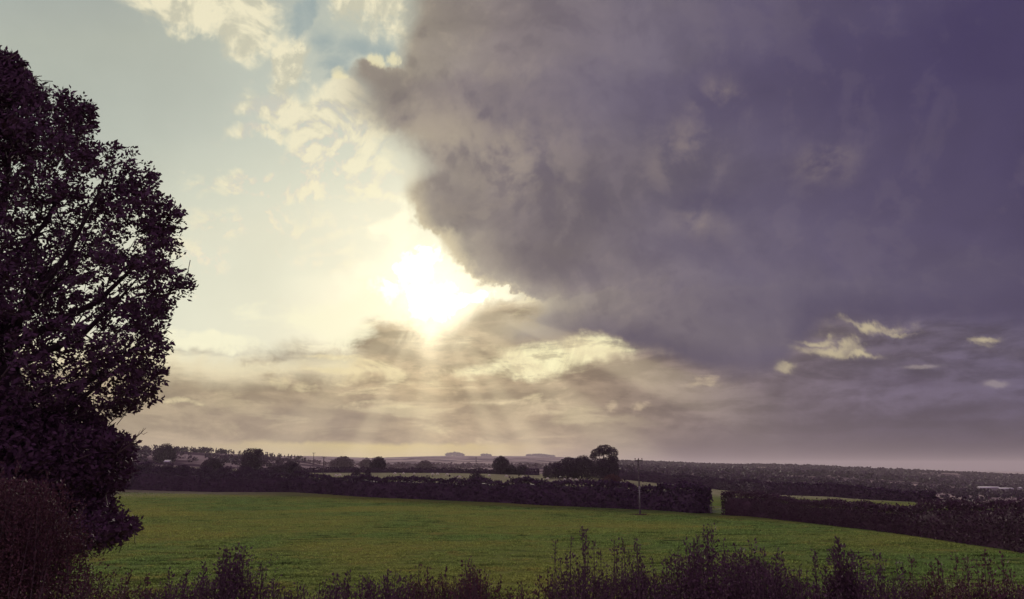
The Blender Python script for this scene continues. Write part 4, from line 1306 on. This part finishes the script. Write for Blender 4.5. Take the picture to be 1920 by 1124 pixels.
pole(1197.5, 118.5, 7.9, 'nearest power pole, standing alone in the green meadow with one short crossarm', arm=0.55, radius=0.135, guard=True, yaw=0.06)
pole(606, 335, 8.4, 'thicker power pole of the left pair, with insulators on its crossarm', arm=0.95, radius=0.24, yaw=0.5)
pole(586.5, 480, 11.2, 'thinner power pole of the left pair, standing farther back', arm=0.9, radius=0.20, yaw=0.5)
pole(892.5, 468, 9.4, 'power pole carrying a transformer, left of the dark round tree', arm=0.35, radius=0.20, transformer=True, insul=2)
pole(445, 470, 10.8, 'faint power pole left of the tallest skyline tree', arm=0.7, radius=0.13)
pole(680, 640, 10.4, 'faint far power pole left of the lone dome-shaped tree', arm=0.6, radius=0.13)
pole(1267, 420, 6.6, 'faint power pole half sunk behind the hedge right of the nearest pole', arm=0.6, radius=0.14)

# bare trodden ring round the foot of the nearest pole
X, Y = pz(1197.5, 118.5)
rng = np.random.default_rng(5)
ang_ = np.linspace(0, 2 * math.pi, 28, endpoint=False)
rad = 1.0 + 0.25 * rng.normal(size=28)
ring = np.stack([X + 1.75 * rad * np.cos(ang_), Y + 2.2 * rad * np.sin(ang_)], 1)
V = [(X, Y, ground_z(X, Y) + .10)] + [(a, b, ground_z(a, b) + .02) for a, b in ring]
o = link('bare_earth', np_mesh('bare_earth', [(np.array(V), np.array([(0, 1 + i, 1 + (i + 1) % 28) for i in range(28)]))]), EARTH)
tag(o, 'patch of bare trodden earth round the foot of the nearest pole', kind='structure')


# ------------------------------------------------------------------ gate in the gap between the hedges
def field_gate():
    a, b = gnd(1330, 962.5), gnd(1356, 964.5)
    ax, ay = a
    root = empty('field_gate', (ax + .25, ay + 0.5, ground_z(ax, ay)), math.atan2(b[1] - a[1], b[0] - a[0]) + 0.05)
    tag(root, 'low grey barred gate standing in the gap between the two hedges', 'gate')
    w = math.hypot(b[0] - a[0], b[1] - a[1]) - 0.35
    for x in (0.0, w):
        link('gate_post', np_mesh('gate_post', [tube([(x, 0, -.2), (x, 0, 1.1), (x, 0, 1.16)], [.08, .08, .03], 8)]), TIMBER, root)
    for k in range(5):
        z = 0.16 + 0.17 * k + 0.02 * k * k * 0.5
        link('rail', np_mesh('rail', [tube([(.09, 0, z), (w - .09, 0, z)], .034, 6)]), STEEL, root)
    link('stile', np_mesh('stile', [tube([(.10, 0, .1), (.10, 0, 1.0)], .025, 6), tube([(w - .10, 0, .1), (w - .10, 0, 1.0)], .025, 6), tube([(.1, 0, .15), (w - .1, 0, .95)], .018, 6)]), STEEL, root)
    return root


field_gate()


# ------------------------------------------------------------------ sheep
def sheep_mesh():
    me = bpy.data.meshes.new('sheep')
    pts = [(0, 0, .62), (.30, 0, .66), (-.34, 0, .64), (.50, 0, .58), (.66, 0, .40), (.80, 0, .22), (.86, 0, .14), (.66, .09, .46), (.66, -.09, .46)]
    rad = [.27, .23, .24, .15, .11, .085, .055, .03, .03]
    ed = [(0, 1), (0, 2), (1, 3), (3, 4), (4, 5), (5, 6), (4, 7), (4, 8)]
    for sx in (.27, -.32):
        for sy in (.13, -.13):
            k = len(pts)
            src = 1 if sx > 0 else 2
            off = 0.03 if sx > 0 else -0.05
            pts += [(sx, sy, .42), (sx + off, sy, .22), (sx, sy, .0)]
            rad += [.085, .042, .036]
            ed += [(src, k), (k, k + 1), (k + 1, k + 2)]
    pts += [(-.54, 0, .58), (-.58, 0, .42)]
    rad += [.05, .03]
    ed += [(2, len(pts) - 2), (len(pts) - 2, len(pts) - 1)]
    me.from_pydata([Vector(p) for p in pts], ed, [])
    o = bpy.data.objects.new('sheep', me)
    COL.objects.link(o)
    md = o.modifiers.new('skin', 'SKIN')
    for v, r in zip(me.skin_vertices[0].data, rad):
        v.radius = (r, r)
    me.skin_vertices[0].data[0].use_root = True
    md2 = o.modifiers.new('sub', 'SUBSURF')
    md2.levels = md2.render_levels = 1
    dg = bpy.context.evaluated_depsgraph_get()
    out = bpy.data.meshes.new_from_object(o.evaluated_get(dg))
    bpy.data.objects.remove(o)
    bpy.data.meshes.remove(me)
    out.name = 'sheep'
    out.materials.clear()
    out.materials.append(FLEECE)
    out.polygons.foreach_set('use_smooth', np.ones(len(out.polygons), dtype=bool))
    return out


SM = sheep_mesh()
flock = [(630, 345, 'brightest sheep, just right of the thicker power pole'),
         (638, 352, 'sheep close behind the brightest one'),
         (741, 385, 'sheep grazing right of the lone dome-shaped tree'),
         (757, 388, 'sheep grazing left of the hazy grey tree in mid view'),
         (777, 384, 'sheep grazing directly below the hazy grey tree in mid view'),
         (811, 372, 'left one of two sheep grazing side by side in mid pasture'),
         (820, 374, 'right one of two sheep grazing side by side in mid pasture'),
         (839, 362, 'sheep between the side-by-side pair and the one nearest the hedge'),
         (862, 322, 'sheep nearest the far hedge, left of the upright dark bush'),
         (917, 350, 'sheep just right of the upright dark bush'),
         (950, 348, 'sheep grazing below the dark round tree'),
         (981, 345, 'sheep grazing below the low bushy tree right of the round one'),
         (1027, 322, 'sheep grazing below the tiny slender tree'),
         (1058, 318, 'leftmost sheep in front of the right-hand clump'),
         (1069, 322, 'middle sheep in front of the right-hand clump'),
         (1080, 318, 'rightmost sheep in front of the right-hand clump')]
rng = np.random.default_rng(9)
for px, d, lb in flock:
    X, Y = pz(px, d)
    o = bpy.data.objects.new('sheep', SM)
    COL.objects.link(o)
    o.location = (X, Y, ground_z(X, Y) - 0.02)
    o.rotation_euler = (0, 0, rng.choice([0, math.pi]) + rng.uniform(-0.6, 0.6))
    s = rng.uniform(1.0, 1.2)
    o.scale = (s, s, s)
    tag(o, lb, 'sheep', 'sheep on the pale pasture')


# ------------------------------------------------------------------ farm buildings
def shed(px, Y, length, depth, eaves, ridge, yaw, label, sink=0.0, wins=4):
    X, Y = pz(px, Y)
    root = empty('farm_shed', (X, Y, ground_z(X, Y) - sink), yaw)
    tag(root, label, 'shed')
    l, d = length / 2, depth / 2
    V = np.array([(-l, -d, 0), (l, -d, 0), (l, d, 0), (-l, d, 0), (-l, -d, eaves), (l, -d, eaves), (l, d, eaves), (-l, d, eaves), (-l, 0, ridge), (l, 0, ridge)])
    me = np_mesh('wall', [(V, np.array([(0, 1, 5, 4), (2, 3, 7, 6)])), (V, np.array([(1, 2, 6, 9, 5), (3, 0, 4, 8, 7)]))])
    link('wall', me, PALE_WALL, root)
    o = .35
    k = (ridge - eaves) / d
    for s in (-1, 1):
        q = np.array([(-l - o, s * (d + o), eaves - o * k), (l + o, s * (d + o), eaves - o * k), (l + o, 0, ridge), (-l - o, 0, ridge)])
        q2 = q + np.array([0, 0, .12])
        V = np.concatenate([q, q2]) + np.array([0, 0, .01])
        link('roof', np_mesh('roof', [(V, np.array([(0, 1, 2, 3), (7, 6, 5, 4), (0, 4, 5, 1), (1, 5, 6, 2), (2, 6, 7, 3), (3, 7, 4, 0)]))]), PALE_ROOF, root)
    link('door', np_mesh('door', [box(-1.6, 1.6, -d - .06, -d - .004, 0, eaves * .85)]), TIMBER, root)
    return root


shed(313, 560, 3.6, 3.6, 1.5, 2.6, 0.0, 'small barn with a pale roof showing among the trees on the left hill', -0.6)
shed(1849, 1090, 26.0, 9.0, 3.0, 4.6, -0.10, 'long low pale shed in the valley, left one of the pair at far right', -1.5)
shed(1881, 1080, 17.0, 9.0, 3.0, 4.4, -0.14, 'shorter low pale shed in the valley, right one of the pair at far right', -1.5)
shed(1908, 1160, 4.5, 4.5, 2.6, 4.2, 0.3, 'tiny pale outbuilding right of the two long sheds in the valley', -1.5)

# ------------------------------------------------------------------ haze
def build_haze():
    zlo = min(v.co.z for v in ground.data.vertices) - 1.0
    zhi = max(v.co.z for v in ground.data.vertices) + 35.0
    r = 15600.0
    o = link('haze', np_mesh('haze', [box(-r, r, -r, r, zlo, zhi)]))
    m = bpy.data.materials.new('evening haze')
    m.use_nodes = True
    t = m.node_tree
    t.nodes.clear()
    v = t.nodes.new('ShaderNodeVolumePrincipled')
    v.inputs['Color'].default_value = (0.85, 0.71, 0.82, 1)
    v.inputs['Density'].default_value = 0.000058
    v.inputs['Anisotropy'].default_value = 0.26
    out = t.nodes.new('ShaderNodeOutputMaterial')
    t.links.new(v.outputs[0], out.inputs['Volume'])
    o.data.materials.append(m)
    return tag(o, label='thin evening haze lying over the land', kind='stuff')


build_haze()
